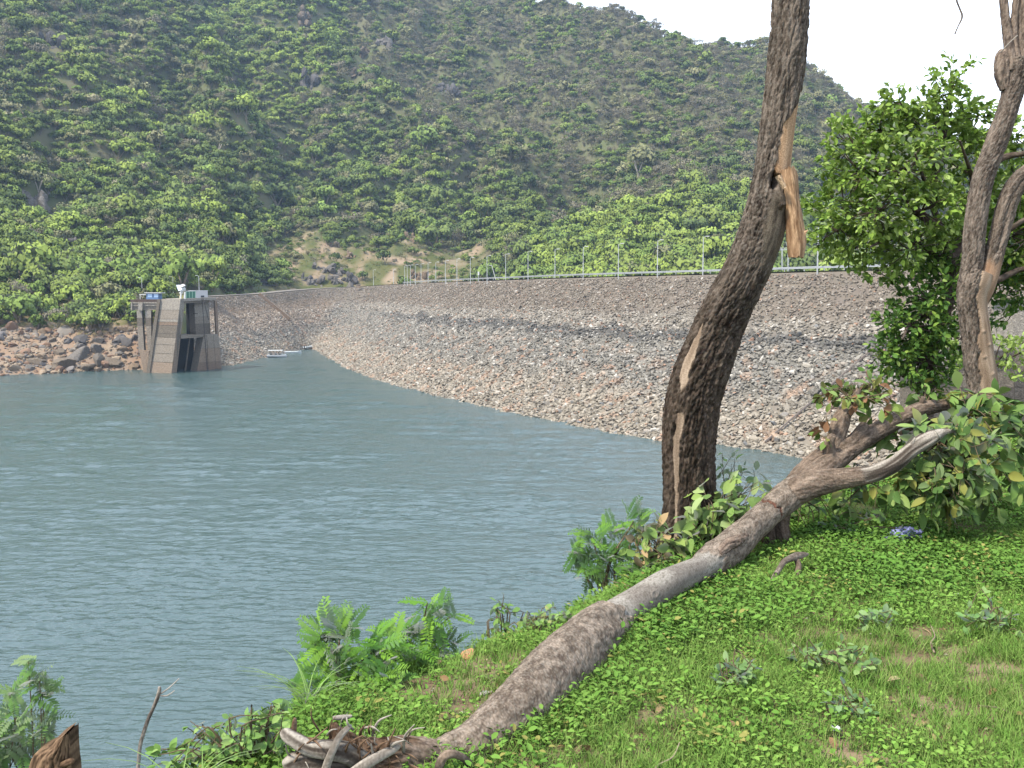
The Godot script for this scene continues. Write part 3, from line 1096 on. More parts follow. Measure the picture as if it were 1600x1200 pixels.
func crag_mesh(sd: int) -> ArrayMesh:
	# a broken face of jointed blocks
	var r := RandomNumberGenerator.new()
	r.seed = sd * 31
	var s := Soup.new()
	for k in 16:
		var b := blob(Vector3(r.randf_range(0.2, 0.42), r.randf_range(0.25, 0.6), r.randf_range(0.2, 0.4)), 0.45, 110.0, sd * 20 + k, 1, 0.95)
		var a := b.surface_get_arrays(0)
		var t := Transform3D(Basis.from_euler(Vector3(r.randfn() * 0.15, r.randf() * TAU, 0.25 + r.randfn() * 0.15)), Vector3(r.randfn() * 0.5, r.randfn() * 0.32 - 0.1, r.randfn() * 0.25))
		var v: PackedVector3Array = a[Mesh.ARRAY_VERTEX]
		for m in range(0, v.size(), 3): s.tri(t * v[m], t * v[m + 1], t * v[m + 2])
	return s.mesh()

func march(u: float, v: float) -> float:
	# depth at which the line of sight through a pixel meets the hills
	var d := 255.0
	while d < 1300.0:
		var p := at(u, v, d)
		if p.y < hill_y(p.x, d): return d
		d += 1.0
	return -1.0

# ------------------------------------------------------------------ intake tower
func hexa(q: Array, back: Vector3) -> ArrayMesh:
	# four corners [u, v, depth] and a thickness vector
	var s := Soup.new()
	var f := []
	var b := []
	for k in q:
		f.append(at(k[0], k[1], k[2]))
		b.append(at(k[0], k[1], k[2]) + back)
	s.quad(f[0], f[1], f[2], f[3])
	s.quad(b[3], b[2], b[1], b[0])
	for k in 4:
		var m := (k + 1) % 4
		s.quad(f[m], f[k], b[k], b[m])
	return s.mesh()

func mixq(a: Array, b: Array, t: float) -> Array:
	return [lerpf(a[0], b[0], t), lerpf(a[1], b[1], t), lerpf(a[2], b[2], t)]

func lifts(parent: Node, tl: Array, tr: Array, br: Array, bl: Array, cuts: Array, mats: Array, back: Vector3) -> void:
	# a wall poured in lifts: each a block of its own with a fine joint
	for k in cuts.size() - 1:
		var t0: float = cuts[k]
		var t1: float = cuts[k + 1] - 0.006
		put("concrete_lift", hexa([mixq(tl, bl, t0), mixq(tr, br, t0), mixq(tr, br, t1), mixq(tl, bl, t1)], back), mats[k], parent)
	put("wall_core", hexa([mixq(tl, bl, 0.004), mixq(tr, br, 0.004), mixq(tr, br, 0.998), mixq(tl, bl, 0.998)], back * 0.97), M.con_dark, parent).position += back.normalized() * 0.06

func build_tower() -> void:
	var o := thing("intake_tower", "stained concrete intake tower with sloping piers and a dark opening, standing in the lake", "tower")
	var bk := Vector3(-0.6, 0, -1.0).normalized()
	var cp: StandardMaterial3D = M.con_pale
	# the broad sloping pier
	lifts(o, [250.5, 467.5, 291.0], [282.0, 467.5, 290.0], [266.8, 592.0, 288.0], [233.0, 590.0, 289.0], [0.0, 0.14, 0.255, 0.29, 0.335, 0.44, 0.485, 0.58, 0.69, 0.8, 1.0], [cp, M.con_mid, cp, M.con_brown, M.con_dark, M.con_dark, M.con_mid, M.con_mid, M.con_mid, M.con_tan], Vector3(0.3, 0, -3.2))
	put("edge_beam", hexa([[245.8, 467.5, 290.4], [250.3, 467.5, 290.4], [232.8, 591.0, 288.6], [227.5, 590.5, 288.6]], Vector3(0, 0, -4.0)), M.con_dark, o)
	# its flank, running back along the opening
	lifts(o, [282.3, 467.5, 290.1], [289.0, 467.2, 293.5], [275.0, 591.0, 290.5], [267.2, 592.0, 288.05], [0.0, 0.3, 0.45, 1.0], [cp, M.con_mid, M.con_tan], Vector3(-1.2, 0, -0.8))
	# lower block: lintel, pier panels, dark chamber
	put("lintel", hexa([[282.8, 523.6, 291.5], [318.4, 522.8, 299.3], [316.6, 526.8, 299.3], [282.6, 529.2, 291.5]], Vector3(-1.6, 0, -1.0)), M.con_mid, o)
	put("chamber_roof", hexa([[283.0, 523.8, 291.6], [318.4, 523.0, 299.4], [318.4, 525.0, 299.4], [283.0, 526.0, 291.6]], Vector3(-8.0, 0, -5.0)), M.con_mid, o)
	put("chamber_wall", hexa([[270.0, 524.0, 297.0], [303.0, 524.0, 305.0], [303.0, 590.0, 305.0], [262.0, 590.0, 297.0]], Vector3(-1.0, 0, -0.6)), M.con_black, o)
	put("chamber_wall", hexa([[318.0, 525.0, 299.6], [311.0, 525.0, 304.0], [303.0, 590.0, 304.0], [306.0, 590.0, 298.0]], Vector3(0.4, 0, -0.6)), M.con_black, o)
	put("gate_guide", hexa([[296.0, 527.0, 297.5], [297.6, 527.0, 297.8], [289.4, 590.0, 297.8], [287.8, 590.0, 297.5]], Vector3(-0.3, 0, -0.3)), M.con_dark, o)
	var pan := [[[318.6, 522.9, 299.4], [322.4, 522.8, 300.2], [325.4, 588.0, 300.6], [306.2, 590.0, 296.4]], [[323.2, 522.8, 300.4], [333.2, 522.4, 302.6], [338.2, 587.0, 303.2], [326.2, 588.0, 300.8]], [[333.6, 522.4, 302.7], [341.6, 522.0, 304.6], [347.6, 586.0, 305.2], [338.6, 587.0, 303.3]]]
	for k in 3:
		lifts(o, pan[k][0], pan[k][1], pan[k][2], pan[k][3], [0.0, 0.33, 0.66, 1.0], [M.con_mid, M.con_tan, M.con_brown], Vector3(-2.6, 0, -1.6))
	put("block_top", hexa([[318.5, 522.6, 299.5], [341.6, 521.8, 304.7], [341.6, 523.4, 304.7], [318.5, 524.0, 299.5]], Vector3(-9.0, 0, -5.6)), M.con_mid, o)
	# upper shaft
	lifts(o, [303.6, 472.4, 300.5], [326.0, 471.0, 305.0], [329.4, 522.8, 305.4], [306.0, 523.6, 300.8], [0.0, 0.28, 0.45, 0.66, 1.0], [cp, cp, M.con_mid, M.con_dark], Vector3(-2.2, 0, -1.4))
	put("shaft_wall", hexa([[291.0, 473.0, 303.5], [303.4, 472.6, 301.0], [305.8, 524.0, 301.2], [292.0, 524.0, 303.5]], Vector3(-0.8, 0, -2.0)), M.con_black, o)  # back of the open slot: its shade is put into the dark stained colour
	put("broken_strut", hexa([[283.0, 473.0, 293.0], [289.5, 473.0, 295.0], [287.2, 487.0, 295.0], [286.2, 497.0, 293.5]], Vector3(-0.6, 0, -0.8)), cp, o)
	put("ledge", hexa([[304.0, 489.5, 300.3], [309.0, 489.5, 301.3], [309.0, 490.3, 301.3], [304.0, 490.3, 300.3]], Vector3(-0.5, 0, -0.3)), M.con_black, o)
	put("slim_column", hexa([[335.6, 470.0, 304.0], [339.4, 470.0, 304.8], [341.7, 522.5, 304.8], [338.4, 522.5, 304.0]], Vector3(-0.7, 0, -0.9)), M.con_brown, o)
	put("deck_slab", hexa([[282.5, 466.6, 290.6], [338.0, 464.6, 304.9], [338.0, 468.2, 304.9], [282.5, 471.2, 290.6]], Vector3(-7.0, 0, -6.5)), cp, o)
	put("deck_beam", hexa([[287.0, 470.6, 292.5], [326.6, 468.6, 304.0], [326.6, 472.4, 304.0], [287.0, 474.0, 292.5]], Vector3(-2.0, 0, -2.0)), M.con_mid, o)
	for q in [[315.6, 466.0, 324.2, 580.0], [317.6, 466.0, 325.8, 500.0]]:
		put("pipe", limb(px_path([[q[0], q[1], 299.0, 1.1], [lerpf(q[0], q[2], 0.5), lerpf(q[1], q[3], 0.5), 299.3, 1.1], [q[2], q[3], 299.8, 1.1]]), 2.0, 8, func(_a, _b, _c, _d): return [1.0, Color(0.1, 0.09, 0.085)]), M.wood, o)
	# the approach bridge
	var b := thing("approach_bridge", "short concrete bridge with two columns joining the tower to the shore", "bridge")
	put("deck", hexa([[203.6, 467.8, 292.5], [250.0, 467.8, 292.5], [249.6, 472.0, 292.5], [204.0, 472.0, 292.5]], Vector3(0, 0, -30.0)), M.con_red, b)
	put("beam", hexa([[205.2, 472.2, 292.8], [247.0, 472.2, 292.8], [244.8, 484.6, 292.8], [204.6, 484.6, 292.8]], Vector3(0, 0, -1.2)), M.con_mid, b)
	put("beam_lip", hexa([[205.2, 472.1, 292.5], [245.6, 472.1, 292.5], [245.3, 474.0, 292.5], [205.2, 474.0, 292.5]], Vector3(0, 0, -0.4)), cp, b)
	put("beam_lip", hexa([[206.8, 476.6, 292.4], [245.0, 476.6, 292.4], [244.7, 478.0, 292.4], [206.8, 478.0, 292.4]], Vector3(0, 0, -0.5)), cp, b)
	put("beam_end", hexa([[204.2, 472.4, 292.1], [206.4, 472.4, 292.1], [206.4, 484.9, 292.1], [204.2, 484.9, 292.1]], Vector3(0, 0, -1.5)), cp, b)
	put("column_cap", hexa([[215.8, 472.3, 291.8], [222.6, 472.3, 291.8], [222.2, 485.2, 291.8], [215.8, 485.2, 291.8]], Vector3(0, 0, -2.0)), cp, b)
	lifts(b, [213.4, 485.4, 292.6], [221.4, 485.4, 292.6], [225.6, 552.0, 292.6], [216.8, 552.0, 292.6], [0.0, 0.18, 0.36, 1.0], [cp, M.con_dark, M.con_mid], Vector3(0, 0, -1.4))
	lifts(b, [226.4, 485.0, 292.6], [236.0, 485.0, 292.6], [236.5, 552.0, 292.6], [231.2, 552.0, 292.6], [0.0, 0.18, 0.36, 1.0], [cp, M.con_dark, M.con_mid], Vector3(0, 0, -1.4))
	put("footing", hexa([[217.6, 546.8, 291.6], [232.4, 548.4, 291.6], [231.6, 592.0, 291.2], [225.4, 590.0, 291.2]], Vector3(0, 0, -3.0)), M.con_tan, b)
	# on the deck
	var kz := 301.0
	var kq := thing("guard_hut", "small blue hut with a flat white roof at the shore end of the bridge", "hut")
	put("wall", hexa([[228.5, 458.0, kz], [247.5, 458.0, kz], [247.5, 468.2, kz], [228.5, 468.2, kz]], Vector3(0, 0, -3.2)), M.blue, kq)
	put("roof", hexa([[225.5, 456.9, kz - 0.5], [251.0, 457.0, kz - 0.5], [251.0, 458.2, kz - 0.5], [225.5, 458.1, kz - 0.5]], Vector3(0, 0, -4.2)), M.white, kq)
	put("side_awning", hexa([[217.8, 459.6, kz], [228.0, 459.8, kz], [228.0, 461.0, kz], [217.8, 460.6, kz]], Vector3(0, 0, -2.4)), M.white, kq)
	for q in [[230.5, 237.5], [240.5, 247.0]]:
		put("window", hexa([[q[0], 459.2, kz - 0.06], [q[1], 459.2, kz - 0.06], [q[1], 464.6, kz - 0.06], [q[0], 464.6, kz - 0.06]], Vector3(0, 0, -0.1)), mat(Color(0.32, 0.45, 0.62), 0.3, 0.5), kq)
	put("post", hexa([[218.6, 460.4, kz], [219.3, 460.4, kz], [219.3, 468.2, kz], [218.6, 468.2, kz]], Vector3(0, 0, -0.14)), M.white, kq)
	var h := thing("gate_hoist", "white hoist with a tilted plate and a rounded head on top of the tower", "hoist")
	put("tilted_plate", hexa([[275.2, 445.2, 292.0], [283.0, 445.0, 292.0], [283.0, 454.0, 292.0], [278.6, 454.6, 292.0]], Vector3(0, 0, -0.4)), mat(Color(0.62, 0.68, 0.74), 0.5, 0.4), h)
	var hb := blob(Vector3(1, 1, 1), 0.5, 80.0, 71, 3, 0.8)
	for q in [[286.5, 446.5, 3.9, 3.4], [285.0, 453.0, 3.6, 4.2], [288.6, 452.0, 2.3, 4.0], [283.2, 457.5, 2.8, 2.8]]:
		var e := put("head" if q[2] > 3.8 else "machine_cover", hb, M.white, h)
		e.position = at(q[0], q[1], 292.5)
		var s := mpp(450, 292.5)
		e.basis = Basis.from_euler(Vector3(q[0], q[1], 0.3)).scaled(Vector3(q[2] * s, q[3] * s, q[2] * s))
	for q in [[281.5, 283.2], [287.8, 289.6]]:
		put("leg", hexa([[q[0], 456.0, 292.0], [q[1], 456.0, 292.0], [q[1] - 0.3, 467.4, 292.0], [q[0] - 0.8, 467.4, 292.0]], Vector3(0, 0, -0.5)), M.white, h)
	put("base_plate", hexa([[280.4, 462.0, 292.8], [288.4, 461.5, 292.8], [288.4, 467.4, 292.8], [280.4, 467.4, 292.8]], Vector3(0, 0, -1.0)), M.yellow, h)
	var g := thing("green_fence_panel", "dark green railing panel on the tower deck beside the white hoist", "railing")
	put("panel", hexa([[290.6, 455.6, 296.0], [305.4, 455.0, 299.5], [305.4, 465.6, 299.5], [290.6, 466.4, 296.0]], Vector3(-0.1, 0, -0.1)), M.green, g)
	for k in 4:
		var u := lerpf(290.6, 305.0, k / 3.0)
		put("post", hexa([[u, 454.8, 295.9 + k * 1.15], [u + 0.6, 454.8, 296.0 + k * 1.15], [u + 0.6, 466.4, 296.0 + k * 1.15], [u, 466.4, 295.9 + k * 1.15]], Vector3(0, 0, -0.1)), mat(Color(0.25, 0.4, 0.3), 0.6), g)
	put("rail", hexa([[290.6, 454.6, 295.9], [305.4, 454.0, 299.4], [305.4, 454.9, 299.4], [290.6, 455.5, 295.9]], Vector3(0, 0, -0.12)), M.white, g)
	var cb := thing("control_cabin", "pale grey box cabin at the outer end of the tower deck", "cabin")
	put("wall", hexa([[305.8, 454.6, 300.2], [324.6, 454.4, 304.4], [324.6, 464.4, 304.4], [305.8, 465.6, 300.2]], Vector3(-2.6, 0, -2.0)), mat(Color(0.36, 0.36, 0.37), 0.7, 0.3), cb)
	put("roof", hexa([[305.2, 453.9, 300.0], [325.2, 453.7, 304.4], [325.2, 454.5, 304.4], [305.2, 454.7, 300.0]], Vector3(-3.0, 0, -2.4)), M.white, cb)
	put("window", hexa([[314.0, 461.8, 302.0], [319.0, 461.7, 303.0], [319.0, 464.5, 303.0], [314.0, 464.6, 302.0]], Vector3(0.05, 0, 0.1)), M.dark, cb)

# ------------------------------------------------------------------ lamps, rail, pylon
func build_crest_furniture() -> void:
	# pixel column, row of the foot, height in pixels; every lamp is eight metres tall
	var list := [[1277, 422, 66], [1190, 424, 61.5], [1098, 427.5, 57], [1027, 430, 54], [966, 432.5, 51], [911, 434, 48], [867, 435, 45], [825, 436.5, 43], [790, 437.5, 40], [761, 439, 39], [735, 440, 37], [714, 441, 36], [696, 441.5, 34], [681, 442, 32], [669, 442.5, 31.5], [658, 443, 30.5], [649, 443.5, 30], [641.5, 444, 29.5], [636.5, 444, 29], [632.5, 444, 28.5], [615, 445, 24], [583.5, 446, 24], [311.5, 465, 34], [271, 466, 33.5], [222.5, 468, 34], [245, 468, 31]]
	var where := ["just left of the leafy tree, nearest on the dam crest", "hidden behind the leaning trunk on the dam crest", "first to the left of the leaning trunk", "second to the left of the leaning trunk", "third to the left of the leaning trunk", "fourth left of the leaning trunk", "fifth to the left of the leaning trunk", "sixth to the left of the leaning trunk", "seventh to the left of the leaning trunk", "eighth left of the leaning trunk, beside the tilted post", "ninth to the left of the leaning trunk", "tenth left of the leaning trunk, right end of the close row", "second from the right in the close row of lamps", "third from the right in the close row of lamps", "fourth from the right in the close row of lamps", "fifth from the right in the close row of lamps", "sixth from the right in the close row of lamps", "third from the left in the bunched lamps at the bend", "second from the left in the bunched lamps at the bend", "leftmost of the bunched lamps at the bend", "alone left of the bunched lamps", "furthest left on the crest below the rock cutting", "behind the grey cabin of the tower", "behind the bridge left of the white hoist", "left of the blue hut", "behind the blue hut"]
	var proto: Node3D = null
	for k in list.size():
		var q: Array = list[k]
		var d: float = 12000.0 / q[2]
		var p := at(q[0], q[1], d)
		var o: Node3D
		if proto == null:
			o = thing("street_lamp", "", "", p)
			var s := Soup.new()
			s.bar(Vector3(0, -1.5, 0), Vector3(0, 4, 0), 0.2)
			s.bar(Vector3(0, 4, 0), Vector3(0, 7.9, 0), 0.14)
			put("pole", s.mesh(), M.pole, o)
			var a := Soup.new()
			a.bar(Vector3(0, 7.85, 0), Vector3(-0.7, 8.05, 0), 0.09)
			put("arm", a.mesh(), M.pole, o)
			var h := Soup.new()
			h.box(Vector3(-1.3, 7.98, -0.16), Vector3(-0.5, 8.14, 0.16))
			put("lamp_head", h.mesh(), M.white, o)
			proto = o
		else:
			o = proto.duplicate()
			o.name = numbered("street_lamp")
			add_child(o)
			o.position = p
		if k < 22: o.rotation.y = PI
		else: o.rotation.y = 0.0
		tag(o, "tall grey street lamp " + where[k], "street lamp", "street lamps along the dam crest")
	# crash barrier along the outer edge of the road
	var rail := thing("crash_barrier", "long grey steel crash barrier along the dam crest", "barrier")
	var path := []
	for j in range(20, 112):
		path.append(dam_at(j, 1.0) + dam_out(j) * 1.0)
	var acc := 0.0
	var postm := BoxMesh.new()
	postm.size = Vector3(0.14, 0.95, 0.14)
	var s := Soup.new()
	for j in path.size() - 1:
		var a: Vector3 = path[j]
		var b: Vector3 = path[j + 1]
		var y := (b - a).normalized()
		for e in [[0.5, 0.66, 0.0], [0.66, 0.72, 0.05], [0.72, 0.9, 0.0]]:
			var off: Vector3 = y.cross(Vector3.UP) * e[2]
			s.quad(a + off + Vector3(0, e[0], 0), b + off + Vector3(0, e[0], 0), b + off + Vector3(0, e[1], 0), a + off + Vector3(0, e[1], 0))
			off += y.cross(Vector3.UP) * 0.06
			s.quad(a + off + Vector3(0, e[1], 0), b + off + Vector3(0, e[1], 0), b + off + Vector3(0, e[0], 0), a + off + Vector3(0, e[0], 0))
		acc += a.distance_to(b)
		if acc > 3.6:
			acc = 0.0
			put("post", postm, M.pole, rail).position = b + Vector3(0, 0.42, 0) + y.cross(Vector3.UP) * 0.15
	put("beam", s.mesh(), M.steel, rail)
	# lattice gantry beyond the crest
	var py := thing("lattice_gantry", "pale lattice power gantry behind the dam right of the leaning trunk", "pylon")
	var z := 330.0
	var legs := [[1221.0, 1223.0], [1230.5, 1232.5]]
	for l in legs:
		var t := Soup.new()
		for u in l: t.bar(at(u, 424, z), at(lerpf(u, (l[0] + l[1]) / 2, 0.5), 389, z), 0.16)
		for k in 8:
			t.bar(at(l[k % 2], 424 - k * 4.3, z), at(l[(k + 1) % 2], 424 - (k + 1) * 4.3, z), 0.1)
		put("leg", t.mesh(), M.pole, py)
	var t2 := Soup.new()
	t2.bar(at(1214, 391, z), at(1236, 390, z), 0.18)
	t2.bar(at(1214, 388, z), at(1236, 387, z), 0.18)
	for k in 11: t2.bar(at(1214 + k * 2, 391 if k % 2 else 388, z), at(1216 + k * 2, 388 if k % 2 else 391, z), 0.1)
	t2.bar(at(1221, 391, z), at(1218, 378, z), 0.14)
	t2.bar(at(1231, 391, z), at(1228, 378, z), 0.14)
	put("crossbeam", t2.mesh(), M.pole, py)
	var tp := thing("tilted_post", "thin pale post leaning beside a lamp at the middle of the crest", "post")
	var t3 := Soup.new()
	t3.bar(at(774.5, 437, 305), at(768.5, 415, 305), 0.16)
	t3.bar(at(768.5, 415, 305), at(763, 414, 305), 0.12)
	put("pole", t3.mesh(), M.white, tp)
	var sg := thing("road_sign", "small white sign on a short post among the crest lamps", "sign")
	var t4 := Soup.new()
	t4.bar(at(747.5, 440, 320), at(747.5, 426, 320), 0.14)
	put("post", t4.mesh(), M.pole, sg)
	put("board", hexa([[746.3, 424.5, 319.8], [748.9, 424.5, 319.8], [748.9, 430.0, 319.8], [746.3, 430.0, 319.8]], Vector3(0, 0, -0.06)), M.white, sg)
	var wl := thing("parapet_block", "tan concrete block on the road edge at the foot of the rock cutting", "block")
	put("block", hexa([[556.5, 444.8, 492], [562.5, 444.6, 492], [562.5, 450.0, 492], [556.5, 450.2, 492]], Vector3(0, 0, -1.5)), M.con_tan, wl)
	put("cap", hexa([[556.2, 444.1, 491.8], [562.8, 443.9, 491.8], [562.8, 444.7, 491.8], [556.2, 444.9, 491.8]], Vector3(0, 0, -1.9)), M.con_pale, wl)
	var cable := Soup.new()
	var last := Vector3.ZERO
	for k in 15:
		var p := at(lerpf(1392, 1196, k / 14.0), lerpf(520, 690, k / 14.0), 200)
		# lay it on the face
		var d := 95.0
		while d < 260.0:
			p = at(lerpf(1392, 1196, k / 14.0), lerpf(520, 690, k / 14.0), d)
			if p.y < face_y(p.x, d) + 0.6: break
			d += 0.5
		if k > 0: cable.bar(last, p, 0.22)
		last = p
	tag(put("slope_pipe", cable.mesh(), mat(Color(0.13, 0.11, 0.1), 0.8)), "dark pipe lying slantwise down the near rock face", "pipe")

func face_y(x: float, d: float) -> float:
	# height of the dam face above a place, by its nearest section
	var best := 1e9
	var y := -50.0
	for j in range(10, 130):
		var a := dam_at(j, 0.0)
		var b := dam_at(j, 1.0)
		var p := Vector2(x, -d)
		var aa := Vector2(a.x, a.z)
		var ab := Vector2(b.x, b.z) - aa
		var t := (p - aa).dot(ab) / ab.length_squared()
		var l := p.distance_to(aa + ab * clampf(t, -0.3, 1.0))
		if l < best:
			best = l
			y = lerpf(a.y, b.y, clampf(t, -0.3, 1.0))
	return y

# ------------------------------------------------------------------ boats
func hull(length: float, beam: float, height: float) -> ArrayMesh:
	var v := PackedVector3Array()
	var prof_x := [-0.5, -0.3, 0.0, 0.3, 0.46, 0.5]
	var prof_w := [0.42, 0.5, 0.5, 0.42, 0.18, 0.02]
	for k in 6:
		var w: float = prof_w[k] * beam
		var x: float = prof_x[k] * length
		var rise := height * (1.0 + (0.3 if k > 3 else 0.0))
		for q in [[-w, rise], [-w * 0.8, 0.0], [0.0, -0.2], [w * 0.8, 0.0], [w, rise], [w * 0.86, rise], [w * 0.7, height * 0.45], [-w * 0.7, height * 0.45], [-w * 0.86, rise]]:
			v.append(Vector3(x, q[1], q[0]))
	return sheet(v, 6, 9, null, true)

func build_boats() -> void:
	var a := thing("pontoon_boat", "white pontoon boat with a flat canopy moored by the stone bank", "boat", at(430, 556.5, 363.0) * Vector3(1, 0, 1))
	a.rotation.y = 0.15
	for sgn in [-1.0, 1.0]:
		var m := CapsuleMesh.new()
		m.radius = 0.38
		m.height = 8.6
		m.radial_segments = 12
		var o := put("float", m, M.steel, a)
		o.rotation.z = PI / 2
		o.position = Vector3(0, 0.2, sgn * 1.2)
	var s := Soup.new()
	s.box(Vector3(-4.0, 0.5, -1.7), Vector3(4.0, 0.75, 1.7))
	put("deck", s.mesh(), mat(Color(0.42, 0.44, 0.46), 0.7), a)
	s = Soup.new()
	s.box(Vector3(-2.6, 2.35, -1.6), Vector3(2.9, 2.5, 1.6))
	put("canopy", s.mesh(), M.white, a)
	for x in [-2.4, 0.1, 2.7]:
		for zz in [-1.5, 1.5]:
			s = Soup.new()
			s.bar(Vector3(x, 0.7, zz), Vector3(x, 2.4, zz), 0.1)
			put("canopy_post", s.mesh(), M.pole, a)
	for x in [-1.6, 0.2, 1.6]:
		s = Soup.new()
		s.box(Vector3(x - 0.35, 0.75, -1.0), Vector3(x + 0.35, 1.2, 1.0))
		s.box(Vector3(x - 0.4, 1.2, -1.0), Vector3(x - 0.25, 1.65, 1.0))
		put("bench", s.mesh(), M.dark, a)
	for zz in [-1.65, 1.65]:
		s = Soup.new()
		s.bar(Vector3(-3.9, 1.35, zz), Vector3(3.9, 1.35, zz), 0.07)
		for k in 6: s.bar(Vector3(-3.9 + k * 1.56, 0.7, zz), Vector3(-3.9 + k * 1.56, 1.35, zz), 0.06)
		put("side_rail", s.mesh(), M.pole, a)
	var b := thing("work_punt", "low grey punt moored end to end with the canopied pontoon boat", "boat", at(454, 550.0, 385.0) * Vector3(1, 0, 1))
	b.rotation.y = 0.1
	put("hull", hull(8.5, 2.0, 0.75), mat(Color(0.55, 0.58, 0.6), 0.5), b)
	for x in [-2.0, 1.6]:
		s = Soup.new()
		s.box(Vector3(x, 0.45, -0.75), Vector3(x + 0.35, 0.6, 0.75))
		put("thwart", s.mesh(), M.pole, b)
	var c := thing("dinghy", "small white dinghy with its bow on the beach at the end of the inlet", "boat", at(481.5, 541.8, 414.0) * Vector3(1, 0, 1))
	c.rotation.y = 1.25
	c.position.y = 0.25
	put("hull", hull(6.0, 2.3, 0.9), M.white, c)
	s = Soup.new()
	s.box(Vector3(-0.6, 0.5, -0.8), Vector3(0.1, 0.8, 0.8))
	put("thwart", s.mesh(), M.dark, c)
	s = Soup.new()
	s.box(Vector3(-3.25, 0.3, -0.2), Vector3(-2.9, 1.5, 0.2))
	put("outboard_motor", s.mesh(), M.dark, c)

# ------------------------------------------------------------------ spillway wall on the right
func build_wall() -> void:
	var o := thing("spillway_wall", "grey brown concrete training wall behind the leafy tree on the right", "wall")
	var d := 84.0
	var u := 1417.0
	for k in 5:
		var u1: float = [1500, 1585, 1672, 1760, 1860][k]
		for j in 4:
			var v0: float = [548.0, 580.0, 606.0, 641.0][j]
			var v1: float = [579.6, 605.6, 640.6, 690.0][j]
			if k == 0 and j == 0: v0 = 575.0
			put("concrete_panel", hexa([[u, v0, d], [u1 - 0.5, v0, d], [u1 - 0.5, v1, d], [u, v1, d]], Vector3(0, 0, -1.5)), [M.con_wall, M.con_wall, M.con_dark, M.con_wall][(k + j) % 4], o)
		u = u1
	var p := thing("concrete_pier", "pale concrete pier seen between the branches at the right edge", "pier")
	put("shaft", hexa([[1583, 470, 96], [1660, 470, 96], [1660, 580, 96], [1583, 580, 96]], Vector3(0, 0, -4)), M.con_pale, p)
	put("cap", hexa([[1578, 464, 95.6], [1665, 464, 95.6], [1665, 470, 95.6], [1578, 470, 95.6]], Vector3(0, 0, -5)), M.con_mid, p)

# ------------------------------------------------------------------ the near bank
func ground_px(u: float, v: float) -> Vector3:
	# where the line of sight through a pixel meets the bank
	var d := 2.0
	while d < 40.0:
		var p := at(u, v, d)
		if p.y <= bank_y(p.x, d): return p
		d += 0.02
	return at(u, v, 6.0)

func on_bank(x: float, d: float, lift := 0.0) -> Vector3:
	return Vector3(x, bank_y(x, d) + lift, -d)

var bare := [[1370, 1185, 150, 22], [1430, 1030, 80, 18], [1560, 1045, 50, 18], [650, 1070, 80, 34], [745, 1040, 55, 26], [720, 1110, 70, 34], [800, 1030, 40, 22], [1190, 1005, 40, 10], [1275, 1060, 22, 8], [1290, 995, 60, 12], [1150, 1015, 50, 10], [1075, 968, 40, 8], [1440, 990, 60, 12], [1330, 1160, 60, 10], [1040, 1185, 60, 10], [1590, 745, 20, 8]]

func bareness(p: Vector3) -> float:
	var q := to_px(p)
	var b := 0.0
	for e in bare:
		var l := Vector2((q.x - e[0]) / e[2], (q.y - e[1]) / e[3]).length()
		b = maxf(b, 1.0 - smoothstep(0.4, 1.2, l + 0.7 * nz.get_noise_2d(p.x * 220.0, p.z * 220.0)))
	return maxf(b, 0.6 * smoothstep(0.08, 0.34, nz2.get_noise_2d(p.x * 130.0, p.z * 130.0)))

func weed_mesh(sd: int, leaves: int, size: float, tall: float) -> ArrayMesh:
	var r := RandomNumberGenerator.new()
	r.seed = sd
	var v := PackedVector3Array()
	var c := PackedColorArray()
	var ix := PackedInt32Array()
	for k in leaves:
		var a := r.randf() * TAU
		var q := sqrt(r.randf()) * 0.06
		var b := Vector3(cos(a) * q, r.randf_range(0.25, 1.0) * tall, sin(a) * q)
		var dir := Vector3(cos(a + r.randfn() * 0.5), r.randf_range(-0.15, 0.55), sin(a + r.randfn() * 0.5)).normalized()
		var side := dir.cross(Vector3.UP + any_dir(r) * 0.5).normalized()
		var up := side.cross(dir)
		var l := size * r.randf_range(0.6, 1.25)
		var w := l * r.randf_range(0.26, 0.34)
		var k0 := v.size()
		var sh := r.randf_range(0.8, 1.2)
		v.append_array([b, b + dir * l * 0.35 + side * w + up * w * 0.3, b + dir * l * 0.75 + side * w * 0.75 + up * w * 0.1, b + dir * l - up * l * 0.12, b + dir * l * 0.75 - side * w * 0.75 + up * w * 0.1, b + dir * l * 0.35 - side * w + up * w * 0.3, b + dir * l * 0.5])
		for m in 7: c.append(Color(sh, sh, sh))
		ix.append_array([k0, k0 + 1, k0 + 6, k0 + 1, k0 + 2, k0 + 6, k0 + 2, k0 + 3, k0 + 6, k0 + 3, k0 + 4, k0 + 6, k0 + 4, k0 + 5, k0 + 6, k0 + 5, k0, k0 + 6])
	return arr(v, ix, null, c)

